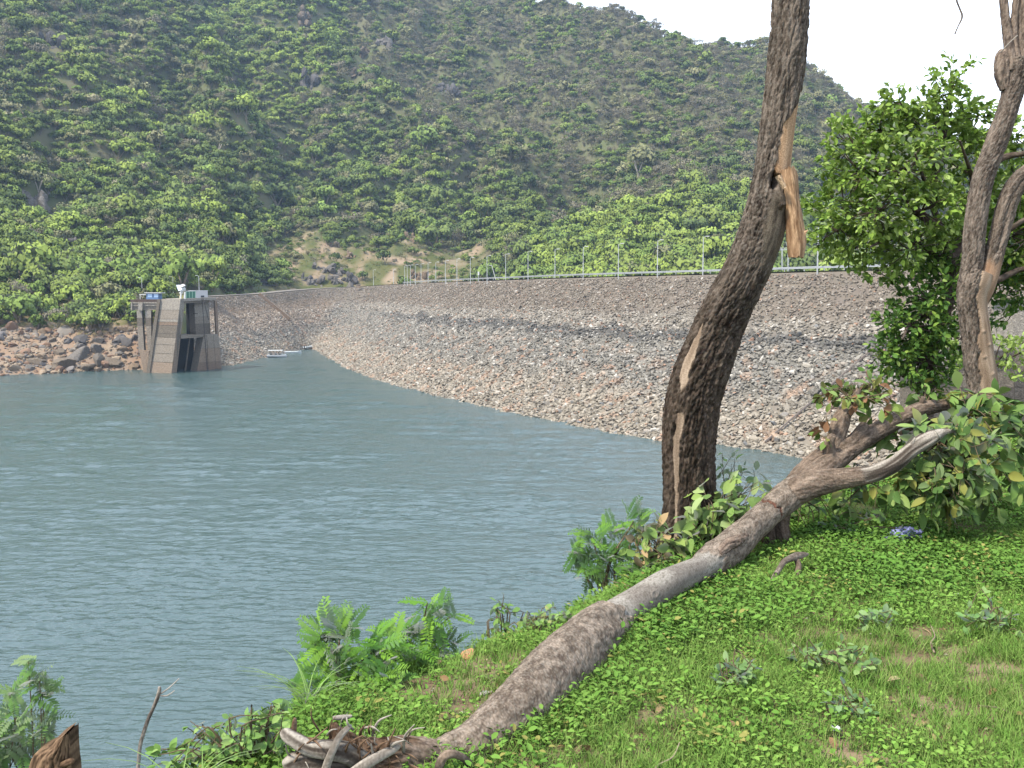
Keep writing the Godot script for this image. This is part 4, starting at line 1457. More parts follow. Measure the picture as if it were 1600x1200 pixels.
func tuft_mesh(sd: int, blades: int, tall: float, wide: float) -> ArrayMesh:
	var r := RandomNumberGenerator.new()
	r.seed = sd
	var v := PackedVector3Array()
	var c := PackedColorArray()
	var ix := PackedInt32Array()
	for k in blades:
		var a := r.randf() * TAU
		var b := Vector3(r.randfn() * 0.018, 0, r.randfn() * 0.018)
		var out := Vector3(cos(a), 0, sin(a))
		var l := tall * r.randf_range(0.5, 1.2)
		var lean := r.randf_range(0.2, 0.9)
		var side := Vector3(-out.z, 0, out.x) * wide * 0.5
		var k0 := v.size()
		var sh := r.randf_range(0.8, 1.25)
		for m in 4:
			var t := m / 3.0
			var p := b + out * l * lean * t * t + Vector3(0, l * t * (1.0 - 0.35 * lean * t), 0)
			v.append(p - side * (1.0 - t * 0.9))
			v.append(p + side * (1.0 - t * 0.9))
			c.append(Color(sh, sh, sh))
			c.append(Color(sh, sh, sh))
			if m < 3: ix.append_array([k0 + m * 2, k0 + m * 2 + 1, k0 + m * 2 + 3, k0 + m * 2, k0 + m * 2 + 3, k0 + m * 2 + 2])
	return arr(v, ix, null, c)

func build_bank() -> void:
	var v := PackedVector3Array()
	var c := PackedColorArray()
	var rows := 170
	var cols := 300
	for i in rows:
		var r := 0.25 * pow(1.0375, i)
		for j in cols:
			var a := TAU * j / cols
			var x := sin(a) * r
			var d := cos(a) * r
			var p := on_bank(x, d)
			v.append(p)
			var n := nz.get_noise_2d(x * 160.0, d * 160.0)
			var col := Color(0.105, 0.075, 0.05).lerp(Color(0.165, 0.122, 0.085), clampf(0.5 + n * 1.3, 0, 1))
			col = col.lerp(Color(0.075, 0.085, 0.03), clampf(0.62 + nz2.get_noise_2d(x * 60.0, d * 60.0), 0, 1) * (1.0 - bareness(p)))
			c.append(col)
	var gm: StandardMaterial3D = M.ground
	gm.heightmap_enabled = false
	tag(put("near_bank", sheet(v, rows, cols, c, true), gm), "sloping earth bank in the foreground under the grass and weeds", "", "", "structure")
	var r := RandomNumberGenerator.new()
	r.seed = 5150
	var lf := mat(Color.WHITE, 0.75, 0.12, true, 0.5)
	var weeds := []
	for k in 4: weeds.append(weed_mesh(k + 1, 16, [0.013, 0.016, 0.022, 0.017][k], [0.025, 0.035, 0.05, 0.05][k]))
	var xf := [[], [], [], []]
	var cc := [[], [], [], []]
	for k in 130000:
		var x := r.randf_range(-2.6, 8.5)
		var d := r.randf_range(2.3, 13.5)
		var s := beyond(x, d)
		if s > 1.0: continue
		var p := on_bank(x, d)
		var px := to_px(p)
		if px.y > 1330.0 or px.x < -150.0 or px.x > 2500.0: continue
		var b := bareness(p)
		if r.randf() < b * 0.96: continue
		var lush := 0.5 + 0.9 * nz2.get_noise_2d(x * 55.0 + 20.0, d * 55.0)
		# the rank growth along the fallen trunk
		lush += 0.75 * (1.0 - smoothstep(30.0, 120.0, absf(px.y - (905.0 - (px.x - 1180.0) * 0.12)))) * smoothstep(960.0, 1080.0, px.x)
		lush += 0.5 * (1.0 - smoothstep(20.0, 110.0, absf(px.x - 900.0 + (px.y - 1100.0) * 0.9)))
		if s > -0.4: lush += 0.4
		if r.randf() > 0.06 + lush * 0.58: continue
		var z := r.randf_range(0.7, 1.1) * lerpf(0.75, 1.5, clampf(lush - 0.2, 0.0, 1.0))
		var w := k % 4
		xf[w].append(Transform3D(Basis.from_euler(Vector3(r.randfn() * 0.15, r.randf() * TAU, r.randfn() * 0.15)).scaled(Vector3(z, z, z)), p))
		var g := r.randf()
		var col := Color(0.082, 0.168, 0.028).lerp(Color(0.138, 0.226, 0.048), g).lerp(Color(0.058, 0.128, 0.024), clampf(lush - 0.75, 0, 0.6))
		if r.randf() < 0.04: col = Color(0.17, 0.165, 0.05)
		cc[w].append(col * (1.0 + r.randfn() * 0.12))
	var gc := thing("ground_cover", "low bright green broad leaved weeds carpeting the bank", "weeds", Vector3.ZERO, "", "stuff")
	for w in 4: multi("weeds", weeds[w], xf[w], cc[w], gc).material_override = lf
	var tufts := []
	for k in 3: tufts.append(tuft_mesh(k + 11, 15, 0.07, 0.0035))
	var gx := [[], [], []]
	var gcol := [[], [], []]
	for k in 120000:
		var x := r.randf_range(-2.2, 8.0)
		var d := r.randf_range(2.3, 12.0)
		if beyond(x, d) > 0.6: continue
		var p := on_bank(x, d)
		var px := to_px(p)
		if px.y > 1330.0 or px.x < -150.0 or px.x > 2500.0: continue
		if nz.get_noise_2d(x * 90.0 + 60.0, d * 90.0) + 0.5 * smoothstep(860.0, 1000.0, px.y) < 0.02: continue
		if r.randf() < bareness(p) * 0.75: continue
		var z := r.randf_range(0.6, 1.25)
		gx[k % 3].append(Transform3D(Basis.from_euler(Vector3(r.randfn() * 0.2, r.randf() * TAU, r.randfn() * 0.2)).scaled(Vector3(z, z, z)), p))
		gcol[k % 3].append(Color(0.078, 0.172, 0.028).lerp(Color(0.155, 0.216, 0.06), r.randf()) * (1.0 + r.randfn() * 0.1))
	var gr := thing("grass", "short bright green grass in tufts among the weeds", "grass", Vector3.ZERO, "", "stuff")
	for w in 3: multi("tufts", tufts[w], gx[w], gcol[w], gr).material_override = lf
	# crumbs, chips and dead leaves on the bare earth
	var chip := blob(Vector3(1, 0.6, 0.8), 0.4, 90.0, 8, 1, 0.8)
	var px2 := []
	var pc := []
	for k in 9000:
		var x := r.randf_range(-2.0, 7.0)
		var d := r.randf_range(2.4, 9.0)
		if beyond(x, d) > 0.3: continue
		var p := on_bank(x, d)
		if r.randf() > bareness(p) + 0.06: continue
		var s := 0.004 * exp(r.randfn() * 0.6)
		px2.append(Transform3D(Basis.from_euler(Vector3(r.randf() * 3, r.randf() * 6, 0)).scaled(Vector3(s * 1.4, s, s)), p + Vector3(0, s * 0.3, 0)))
		pc.append([Color(0.17, 0.12, 0.08), Color(0.25, 0.18, 0.13), Color(0.33, 0.29, 0.24), Color(0.12, 0.08, 0.05)][r.randi() % 4])
	var cr := multi("soil_crumbs", chip, px2, pc)
	cr.material_override = M.rock
	var dx := []
	var dc := []
	for k in 2600:
		var x := r.randf_range(-2.0, 8.0)
		var d := r.randf_range(2.4, 11.0)
		if beyond(x, d) > 0.3: continue
		dx.append(facing(Vector3(r.randfn(), r.randfn() * 0.25, r.randfn()), r.randfn() * 0.5, r.randf_range(0.025, 0.06), on_bank(x, d, r.randf_range(0.008, 0.035))))
		dc.append([Color(0.16, 0.1, 0.055), Color(0.22, 0.16, 0.09), Color(0.1, 0.07, 0.045), Color(0.26, 0.21, 0.12)][r.randi() % 4])
	var dl := multi("dead_leaves", leaf_mesh(1.0, 0.5, 1.1, 0.5, 0.4), dx, dc)
	dl.material_override = lf
	tag(dl, "dry brown leaves scattered through the grass and weeds", "dead leaves")
	var tx := []
	var tcol := []
	for k in 160:
		var x := r.randf_range(-1.0, 7.0)
		var d := r.randf_range(2.6, 9.0)
		if beyond(x, d) > 0.0: continue
		tx.append(facing(Vector3(r.randfn(), r.randfn() * 0.12, r.randfn()), 0.0, r.randf_range(0.06, 0.22), on_bank(x, d, 0.02)))
		tcol.append(Color(0.13, 0.1, 0.075) * r.randf_range(0.6, 1.6))
	var tws := multi("fallen_twigs", twig_mesh([Vector3.ZERO, Vector3(0.06, 0.03, 0.3), Vector3(-0.03, 0.02, 0.65), Vector3(0.04, 0.05, 1.0)], 0.022, 0.008, Vector3.ZERO, Color.WHITE), tx, tcol)
	tws.material_override = M.rock
	tag(tws, "thin brown twigs lying in the grass", "twigs")
	tag(cr, "brown crumbs of soil and chips of bark on the bare patches", "soil crumbs")

# ------------------------------------------------------------------ bark
func bark_colour(sx: float, sy: float, sz: float, dark: Color, light: Color, fleck: float) -> Color:
	var a := nz.get_noise_3d(sx * 2400.0, sy * 420.0, sz * 2400.0)
	var b := nz2.get_noise_3d(sx * 7000.0, sy * 3600.0, sz * 7000.0)
	var e := nz2.get_noise_3d(sx * 400.0, sy * 120.0, sz * 400.0)
	var c := dark.lerp(light * 1.3, clampf(0.42 + a * 0.8 + b * 0.55 + e * 0.35, 0, 1))
	var l := nz.get_noise_3d(sx * 5200.0 + 31.0, sy * 3000.0, sz * 5200.0)
	return c.lerp(Color(0.26, 0.25, 0.225), clampf((l - 0.14) * 4.0, 0, 0.8) * fleck)

func furrow(sx: float, sy: float, sz: float, fine: float) -> float:
	var w := nz2.get_noise_3d(sx * 600.0, sy * 300.0, sz * 600.0) * 0.012
	var a := 1.0 - absf(nz.get_noise_3d((sx + w) * 2600.0 * fine, sy * 420.0 * fine, (sz + w) * 2600.0 * fine)) * 3.6
	var b := nz2.get_noise_3d(sx * 6000.0, sy * 2600.0, sz * 6000.0)
	var e := nz.get_noise_3d(sx * 700.0, sy * 200.0, sz * 700.0)
	return -maxf(a, 0.0) * 0.11 + b * 0.05 + e * 0.05

func plank(lft: Array, rgt: Array, d: float, th: float, bulge: float, c0: Color, c1: Color, rows := 70, cols := 16) -> ArrayMesh:
	# a torn slab of wood between two pixel outlines at depth d
	var ls := spline(lft, 12)
	var rs := spline(rgt, 12)
	var v := PackedVector3Array()
	var c := PackedColorArray()
	for i in rows:
		var t := float(i) / (rows - 1)
		var a: Array = ls[mini(int(t * (ls.size() - 1)), ls.size() - 1)]
		var b: Array = rs[mini(int(t * (rs.size() - 1)), rs.size() - 1)]
		for side in 2:
			for j in cols:
				var s := float(j) / (cols - 1)
				if side == 1: s = 1.0 - s
				var top := 0.09 * absf(nz.get_noise_2d(s * 900.0 + d * 70.0, 3.0)) + 0.05 * absf(nz2.get_noise_2d(s * 2600.0, 7.0))
				var bot := 0.05 * absf(nz.get_noise_2d(s * 1100.0 + 40.0, 9.0))
				var te := clampf(top + t * (1.0 - top - bot), 0.0, 1.0)
				a = ls[mini(int(te * (ls.size() - 1)), ls.size() - 1)]
				b = rs[mini(int(te * (rs.size() - 1)), rs.size() - 1)]
				var p := at(lerpf(a[0], b[0], s), lerpf(a[1], b[1], s), d)
				var gr := nz.get_noise_2d(s * 2200.0, t * 160.0 + d * 40.0)
				var g2 := nz2.get_noise_2d(s * 5200.0, t * 420.0)
				var z := bulge * sin(PI * s) + 0.006 * gr + 0.003 * g2
				p.z += z if side == 0 else z * 0.6 - th
				v.append(p)
				c.append(c0.lerp(c1 * 1.5, clampf(0.45 + gr * 1.3 + g2 * 0.8, 0, 1)))
	return sheet(v, rows, cols * 2, c, true)

func build_standing_trunk() -> void:
	var o := thing("leaning_trunk", "tall leaning dead trunk with dark furrowed bark and torn pale wood", "tree trunk", ground_px(1080, 838))
	var org := o.position
	var l := [[1079, 872, 6.35, 96], [1078, 835, 6.32, 90], [1078, 800, 6.3, 86], [1077, 760, 6.3, 82], [1076, 720, 6.3, 82], [1077, 680, 6.3, 84], [1081, 640, 6.3, 86], [1090, 600, 6.3, 86], [1104, 560, 6.3, 84], [1120, 520, 6.3, 80], [1138, 480, 6.28, 76], [1158, 440, 6.25, 72], [1176, 400, 6.25, 71], [1188, 365, 6.25, 72], [1196, 335, 6.25, 68], [1202, 305, 6.25, 62], [1207, 271, 6.25, 59], [1211, 240, 6.25, 57], [1215, 207, 6.25, 56], [1221, 160, 6.25, 57], [1228, 100, 6.25, 60], [1233, 50, 6.25, 59], [1236, 0, 6.25, 58], [1238, -60, 6.25, 58], [1238, -130, 6.25, 56]]
	var rows := PackedFloat32Array()
	for q in l: rows.append(q[1])
	var style := func(k: float, phi: float, al: float, r: float) -> Array:
		var i := mini(int(k), rows.size() - 2)
		var pv := lerpf(rows[i], rows[i + 1], k - i)
		var sx := cos(phi) * r
		var sz := sin(phi) * r
		var f := 1.0 + furrow(sx, al, sz, 1.0)
		var deg := rad_to_deg(phi)
		var n := nz.get_noise_2d(al * 420.0, 5.0) + 0.25 * nz2.get_noise_2d(al * 1500.0, 9.0)
		var up := smoothstep(640.0, 250.0, pv)
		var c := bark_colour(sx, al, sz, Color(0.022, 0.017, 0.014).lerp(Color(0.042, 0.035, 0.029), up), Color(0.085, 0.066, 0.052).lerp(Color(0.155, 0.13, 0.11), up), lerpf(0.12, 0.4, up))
		# smoother, darker old wood below the wound on the right
		var scar := smoothstep(0.0, 14.0, deg - 5.0 + n * 20.0) * smoothstep(296.0, 312.0, pv) * smoothstep(430.0, 380.0, pv)
		if scar > 0.0:
			f = lerpf(f, 0.985 + 0.02 * nz2.get_noise_3d(sx * 900.0, al * 400.0, sz * 900.0), scar)
			c = c.lerp(bark_colour(sx, al * 0.4, sz, Color(0.05, 0.042, 0.035), Color(0.13, 0.11, 0.085), 0.15), scar)
		# swelling round the wound
		f += 0.16 * exp(-pow((pv - 312.0) / 12.0, 2.0)) * exp(-pow((deg - 35.0) / 32.0, 2.0))
		f += 0.10 * exp(-pow((pv - 285.0) / 22.0, 2.0)) * exp(-pow((deg + 22.0) / 14.0, 2.0))
		# hollow
		var hol := exp(-pow((pv - 284.0) / 15.0, 2.0)) * exp(-pow((deg - 12.0) / 17.0, 2.0))
		f -= 0.85 * smoothstep(0.2, 0.7, hol)
		# torn bare wood up the right side
		var edge := lerpf(14.0, 10.0, smoothstep(207.0, 275.0, pv)) if pv > 207.0 else lerpf(76.0, 14.0, smoothstep(140.0, 207.0, pv))
		edge += n * 12.0
		var w := smoothstep(0.0, 3.0, deg - edge) * (1.0 - smoothstep(135.0, 140.0, deg)) * smoothstep(138.0, 141.0, pv + n * 6.0) * (1.0 - smoothstep(272.0, 280.0, pv + n * 8.0))
		if w > 0.0:
			var gr := nz.get_noise_3d(sx * 2200.0, al * 130.0, sz * 2200.0)
			f = lerpf(f, 0.9 + 0.012 * gr, w)
			c = c.lerp(Color(0.27, 0.165, 0.095).lerp(Color(0.46, 0.32, 0.205), clampf(0.5 + gr * 1.2, 0, 1)), w)
		# strips of bare wood on the left of the foot
		var mid := -43.0
		var half := 0.0
		if pv > 498.0 and pv < 618.0:
			mid = lerpf(-46.0, -33.0, (pv - 498.0) / 120.0)
			half = 13.0 * smoothstep(498.0, 570.0, pv) * (1.0 - smoothstep(596.0, 618.0, pv))
		elif pv > 642.0 and pv < 830.0:
			mid = lerpf(-21.0, -30.0, smoothstep(642.0, 700.0, pv))
			half = 8.5 * smoothstep(642.0, 646.0, pv) * lerpf(1.0, 0.5, smoothstep(690.0, 800.0, pv))
		if half > 0.5:
			var q := absf(deg - mid - n * 5.0)
			var w2 := 1.0 - smoothstep(half - 1.5, half + 1.5, q)
			var gr := nz.get_noise_3d(sx * 2200.0, al * 130.0, sz * 2200.0)
			f = lerpf(f, 0.93 + 0.01 * gr, w2)
			c = c.lerp(Color(0.2, 0.15, 0.11).lerp(Color(0.37, 0.295, 0.225), clampf(0.5 + gr * 1.3, 0, 1)), w2)
			if deg < mid: f -= 0.12 * exp(-pow((q - half - 3.0) / 2.5, 2.0))
			else: f += 0.03 * exp(-pow((q - half - 4.0) / 4.0, 2.0))
		# long cracks
		f -= 0.07 * exp(-pow((deg - 38.0 - n * 6.0) / 2.0, 2.0)) * smoothstep(470.0, 520.0, pv)
		f -= 0.05 * exp(-pow((deg + 12.0 - n * 9.0) / 2.0, 2.0)) * smoothstep(560.0, 620.0, pv)
		if pv > 790.0: f += 0.10 * smoothstep(790.0, 850.0, pv) * (0.5 + 0.5 * sin(phi * 4.0 + 1.0))
		return [f, c]
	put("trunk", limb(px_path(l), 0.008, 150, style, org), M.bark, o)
	# lip of old wood and the cut knot below the hollow
	var oldwood := func(_k, phi, al, r):
		var g := nz.get_noise_3d(cos(phi) * r * 1500.0, al * 500.0, sin(phi) * r * 1500.0)
		return [1.0 + 0.12 * g, Color(0.035, 0.028, 0.022).lerp(Color(0.12, 0.1, 0.08), clampf(0.45 + g * 1.4, 0, 1))]
	put("wound_lip", limb(px_path([[1186, 312, 6.18, 5], [1194, 307, 6.155, 8], [1204, 305, 6.14, 9], [1214, 306, 6.145, 9], [1222, 308, 6.17, 5]]), 0.01, 22, oldwood, org), M.bark, o)
	put("knot", limb(px_path([[1213, 334, 6.2, 13], [1217, 325, 6.14, 11], [1222, 319, 6.1, 9], [1225, 317, 6.085, 7]]), 0.008, 20, oldwood, org), M.bark, o)
	var slab := plank([[1224, 262], [1224, 284], [1227, 300], [1228.5, 318], [1230, 340], [1231, 360], [1232.5, 380], [1235, 403]], [[1240, 258], [1246, 272], [1248, 290], [1249.5, 310], [1253, 330], [1256.5, 352], [1260, 378], [1255, 405]], 6.12, 0.05, 0.035, Color(0.2, 0.118, 0.068), Color(0.33, 0.225, 0.14))
	var sb := put("hanging_slab", slab, M.wood, o)
	tag(sb, "orange brown slab of torn wood hanging from the wound")
	sb.position = -org
	var slab2 := plank([[1212, 276], [1218, 286], [1223, 296]], [[1218, 273], [1224, 280], [1229, 293]], 6.06, 0.02, 0.01, Color(0.3, 0.21, 0.135), Color(0.4, 0.3, 0.2), 20, 8)
	put("splinter", slab2, M.wood, o).position = -org
	var sp3 := plank([[1256, 361], [1260, 360], [1262.5, 359]], [[1256, 378], [1259, 367], [1263, 359.5]], 6.11, 0.01, 0.004, Color(0.27, 0.17, 0.1), Color(0.36, 0.25, 0.16), 12, 6)
	put("splinter", sp3, M.wood, o).position = -org

func rough_bark(dark: Color, light: Color, fleck := 0.3, amp := 1.0) -> Callable:
	return func(_k, phi, al, r):
		var sx: float = cos(phi) * r
		var sz: float = sin(phi) * r
		return [1.0 + furrow(sx, al, sz, 1.4) * amp, bark_colour(sx, al, sz, dark, light, fleck)]

func silver(_k, phi, al, r) -> Array:
	var g := nz.get_noise_3d(cos(phi) * r * 2600.0, al * 170.0, sin(phi) * r * 2600.0)
	var h := nz2.get_noise_3d(cos(phi) * r * 900.0, al * 300.0, sin(phi) * r * 900.0)
	return [1.0 + 0.13 * g + 0.08 * h, Color(0.07, 0.058, 0.048).lerp(Color(0.34, 0.31, 0.275), clampf(0.5 + g * 1.7 + h * 0.6, 0, 1))]

func build_fallen_tree() -> void:
	var o := thing("fallen_tree", "fallen tree with a bark stripped middle, a fork of branches and drooping green leaves", "fallen tree", ground_px(830, 1140))
	var org := o.position
	var l := [[640, 1226, 3.12, 90], [700, 1196, 3.2, 82], [740, 1170, 3.26, 78], [775, 1140, 3.36, 86], [805, 1115, 3.46, 93], [832, 1090, 3.58, 100], [862, 1060, 3.76, 104], [892, 1030, 3.96, 99], [920, 1004, 4.16, 91], [943, 983, 4.34, 80], [965, 965, 4.47, 68], [1000, 940, 4.62, 58], [1040, 914, 4.8, 54], [1075, 897, 5.0, 47], [1100, 885, 5.15, 44], [1125, 866, 5.35, 53], [1150, 847, 5.52, 51], [1180, 819, 5.75, 45], [1205, 797, 5.9, 45], [1230, 776, 6.02, 50], [1250, 761, 6.1, 44], [1266, 752, 6.16, 22]]
	var style := func(k: float, phi: float, al: float, r: float) -> Array:
		var sx := cos(phi) * r
		var sz := sin(phi) * r
		var deg := rad_to_deg(phi)
		var n := nz.get_noise_3d(sx * 500.0, 3.0, sz * 500.0) + 0.4 * nz2.get_noise_3d(sx * 1800.0, 8.0, sz * 1800.0)
		var wood := smoothstep(9.62, 9.7, k + n * 0.7 + 0.25 * cos(phi - 0.4)) * (1.0 - smoothstep(14.1, 14.16, k + n * 0.5 - 0.15 * cos(phi)))
		var f := 1.0
		# scaly bark
		var w := nz2.get_noise_3d(sx * 500.0, al * 400.0, sz * 500.0) * 0.6
		var cl := cell.get_noise_3d(sx * 75.0 + w, al * 48.0 + w, sz * 75.0)
		f += 0.035 * clampf(cl + 1.0, 0.0, 0.6) - 0.02 + 0.03 * nz2.get_noise_3d(sx * 3000.0, al * 2500.0, sz * 3000.0)
		f += 0.05 * nz.get_noise_3d(sx * 300.0, al * 120.0, sz * 300.0)
		var c := bark_colour(sx, al * 3.0, sz, Color(0.088, 0.07, 0.055), Color(0.24, 0.197, 0.162), 0.4)
		c = c.lerp(Color(0.085, 0.06, 0.045), (1.0 - smoothstep(-1.0, -0.86, cl)) * 0.7)
		if k > 14.0: c = c * 0.95
		# folds near the torn collar
		if k > 7.0 and k < 9.7: f += 0.05 * sin(deg * 0.11 + k * 2.0) * smoothstep(7.0, 8.6, k)
		if wood > 0.0:
			var g := nz.get_noise_3d(sx * 1600.0, al * 120.0, sz * 1600.0)
			var st := nz2.get_noise_3d(sx * 250.0 + 9.0, al * 180.0, sz * 250.0)
			var sp := nz2.get_noise_3d(sx * 4200.0, al * 3000.0, sz * 4200.0)
			var wc := Color(0.225, 0.205, 0.178).lerp(Color(0.305, 0.285, 0.257), clampf(0.5 + g * 0.8, 0, 1))
			wc = wc.lerp(Color(0.12, 0.1, 0.088), clampf((st - 0.1) * 3.0, 0, 0.55)).lerp(Color(0.1, 0.085, 0.07), clampf((sp - 0.25) * 5.0, 0, 0.5))
			f = lerpf(f, 0.885 + 0.006 * g, wood)
			# an old branch scar
			var eye := Vector2((k - 11.15) / 0.12, (deg + 8.0) / 11.0).length()
			f += 0.05 * exp(-pow((eye - 1.0) / 0.35, 2.0)) * wood
			c = c.lerp(wc, wood)
		# cracked ring at the second collar
		f -= 0.16 * exp(-pow((k + n * 0.35 - 17.9 + 0.12 * cos(phi)) / 0.05, 2.0))
		if absf(k + n * 0.35 - 17.9 + 0.12 * cos(phi)) < 0.06: c = Color(0.12, 0.06, 0.045)
		if k > 14.1 and k < 17.8: f += 0.07 * nz.get_noise_3d(sx * 450.0, al * 260.0, sz * 450.0) * 2.0
		if k < 2.5: f += 0.12 * (2.5 - k) * nz.get_noise_3d(sx * 260.0, al * 60.0, sz * 260.0) * 2.0
		return [f, c]
	put("trunk", limb(px_path(l), 0.007, 150, style, org), M.bark, o)
	var bk := rough_bark(Color(0.085, 0.064, 0.05), Color(0.205, 0.158, 0.125), 0.2, 0.6)
	var dk := rough_bark(Color(0.06, 0.045, 0.035), Color(0.13, 0.1, 0.08), 0.1, 1.0)
	var br := func(pts: Array, st: Callable, called := "branch", sides := 64, ring := 0.008) -> void:
		put(called, limb(px_path(pts), ring, sides, st, org), M.bark, o)
	br.call([[1222, 784, 6.06, 12], [1236, 768, 6.08, 34], [1256, 748, 6.2, 44], [1278, 724, 6.28, 40], [1296, 705, 6.32, 30], [1305, 688, 6.34, 28], [1312, 665, 6.36, 29], [1318, 648, 6.38, 25], [1330, 636, 6.4, 16], [1337, 618, 6.4, 11], [1342, 608, 6.4, 9]], bk)
	br.call([[1296, 706, 6.25, 24], [1296, 692, 6.22, 16], [1302, 680, 6.2, 11]], bk, "branch_stub", 36)
	br.call([[1300, 722, 6.3, 26], [1316, 700, 6.32, 28], [1330, 690, 6.34, 20], [1345, 674, 6.4, 19], [1352, 664, 6.42, 16]], bk, "branch_stub", 40)
	br.call([[1226, 782, 6.04, 12], [1245, 766, 6.06, 36], [1280, 738, 6.15, 40], [1304, 720, 6.25, 35], [1330, 700, 6.35, 32], [1360, 680, 6.42, 30], [1390, 663, 6.5, 28], [1415, 650, 6.55, 26], [1445, 638, 6.6, 24], [1468, 634, 6.65, 20], [1490, 632, 6.7, 17], [1513, 631, 6.75, 13]], bk)
	br.call([[1440, 638, 6.6, 14], [1441, 628, 6.58, 10], [1443, 620, 6.57, 7]], dk, "branch_stub", 24)
	br.call([[1405, 672, 6.7, 16], [1430, 663, 6.75, 15], [1460, 658, 6.8, 12], [1500, 655, 6.9, 8]], dk)
	var sil := func(k: float, phi: float, al: float, r: float) -> Array:
		var w := smoothstep(5.0, 5.25, k + 0.9 * sin(phi * 1.0 + 2.2) * 0.3 + 0.5 * nz.get_noise_2d(phi * 60.0, 4.0))
		var a: Array = bk.call(k, phi, al, r)
		var b: Array = silver(k, phi, al, r)
		return [lerpf(a[0], b[0] * 0.94, w), a[1].lerp(b[1], w)]
	br.call([[1216, 790, 5.98, 14], [1238, 772, 6.0, 40], [1266, 758, 6.02, 44], [1296, 751, 6.02, 39], [1322, 747, 6.0, 33], [1350, 743, 5.98, 30], [1375, 736, 5.96, 28], [1400, 723, 5.95, 27], [1424, 703, 5.95, 26], [1446, 688, 5.95, 27], [1462, 680, 5.95, 21], [1474, 675, 5.95, 12], [1484, 674, 5.95, 6], [1496, 676, 5.95, 2]], sil, "silver_branch")
	for q in [[1428, 712, 1441, 688], [1436, 694, 1446, 676], [1421, 700, 1430, 684]]:
		br.call([[q[0], q[1], 5.95, 8], [(q[0] + q[2]) * 0.5, (q[1] + q[3]) * 0.5, 5.93, 6], [q[2], q[3], 5.93, 2]], silver, "splinter", 12, 0.01)
	# props beneath
	br.call([[1196, 800, 5.95, 24], [1200, 830, 5.98, 22], [1203, 858, 6.0, 26], [1204, 885, 6.0, 30]], dk, "prop_branch", 40)
	br.call([[1222, 792, 6.05, 32], [1220, 820, 6.02, 26], [1226, 850, 5.98, 25], [1230, 872, 5.95, 28], [1231, 895, 5.95, 32]], dk, "prop_branch", 40)
	var gk := rough_bark(Color(0.11, 0.09, 0.075), Color(0.25, 0.21, 0.18), 0.2, 0.8)
	br.call([[1196, 924, 5.05, 5], [1205, 908, 5.1, 7], [1215, 893, 5.15, 8], [1224, 879, 5.2, 9], [1236, 872, 5.25, 11], [1248, 868, 5.3, 12], [1262, 866, 5.35, 5]], gk, "root_hook", 24, 0.008)
	br.call([[1243, 871, 5.28, 9], [1248, 885, 5.25, 9], [1244, 900, 5.22, 10], [1240, 918, 5.2, 10]], dk, "root_hook", 24, 0.008)
	# knotty stub on the upper collar
	br.call([[1122, 868, 5.2, 14], [1136, 852, 5.28, 20], [1148, 846, 5.32, 19], [1160, 840, 5.36, 14], [1167, 836, 5.4, 8]], rough_bark(Color(0.075, 0.055, 0.045), Color(0.2, 0.155, 0.125), 0.2, 2.0), "knot", 40, 0.006)
	# the torn root end
	var rot := rough_bark(Color(0.035, 0.022, 0.015), Color(0.14, 0.092, 0.062), 0.2, 1.6)
	br.call([[700, 1200, 3.2, 70], [660, 1190, 3.16, 70], [625, 1184, 3.12, 68], [590, 1186, 3.08, 70], [560, 1182, 3.05, 66], [542, 1166, 3.04, 48], [526, 1146, 3.03, 30], [521, 1130, 3.03, 10]], func(k, phi, al, r):
		var w: float = smoothstep(1.4, 2.6, k + nz.get_noise_2d(phi * 90.0, al * 300.0))
		var a: Array = bk.call(k, phi, al, r)
		var b: Array = rot.call(k, phi, al, r)
		return [lerpf(a[0], b[0], w) + 0.1 * nz.get_noise_3d(cos(phi) * 60.0, al * 200.0, sin(phi) * 60.0) * 2.0, a[1].lerp(b[1], w)], "root_end", 110, 0.006)
	br.call([[560, 1196, 3.0, 40], [525, 1196, 2.98, 44], [490, 1192, 2.96, 40], [462, 1190, 2.95, 32], [446, 1196, 2.95, 20]], silver, "root_end", 60, 0.006)
	br.call([[575, 1196, 2.98, 30], [545, 1178, 2.96, 34], [515, 1172, 2.94, 32], [485, 1168, 2.94, 27], [462, 1156, 2.95, 24], [447, 1146, 2.96, 20], [444, 1141, 2.97, 8]], silver, "root", 44, 0.006)
	br.call([[458, 1150, 2.97, 11], [459, 1138, 2.97, 9], [460, 1128, 2.97, 8], [461, 1122, 2.97, 4]], rot, "root", 20, 0.006)
	br.call([[505, 1215, 2.9, 13], [512, 1192, 2.9, 13], [520, 1172, 2.9, 12], [530, 1152, 2.92, 11], [543, 1138, 2.94, 9], [549, 1133, 2.95, 3]], silver, "root", 24, 0.006)
	br.call([[548, 1212, 2.9, 18], [572, 1194, 2.9, 18], [596, 1180, 2.92, 16], [614, 1170, 2.94, 14], [624, 1162, 2.95, 10]], silver, "root", 30, 0.006)
	br.call([[682, 1212, 3.0, 12], [690, 1188, 3.0, 15], [702, 1178, 3.0, 14], [718, 1181, 3.02, 12], [732, 1192, 3.05, 12], [740, 1206, 3.06, 14]], bk, "root", 30, 0.006)
	br.call([[520, 1122, 3.04, 6], [535, 1121, 3.05, 8], [550, 1119, 3.06, 4]], silver, "root", 16, 0.008)
	for q in [[470, 1168, 492, 1153, 512, 1136], [456, 1200, 468, 1178, 490, 1172], [548, 1160, 566, 1150, 580, 1160], [600, 1175, 610, 1190, 604, 1204], [500, 1186, 520, 1180, 560, 1150]]:
		br.call([[q[0], q[1], 2.93, 3], [q[2], q[3], 2.92, 3], [q[4], q[5], 2.95, 1.5]], rot, "rootlet", 8, 0.02)
	var rr := RandomNumberGenerator.new()
	rr.seed = 12
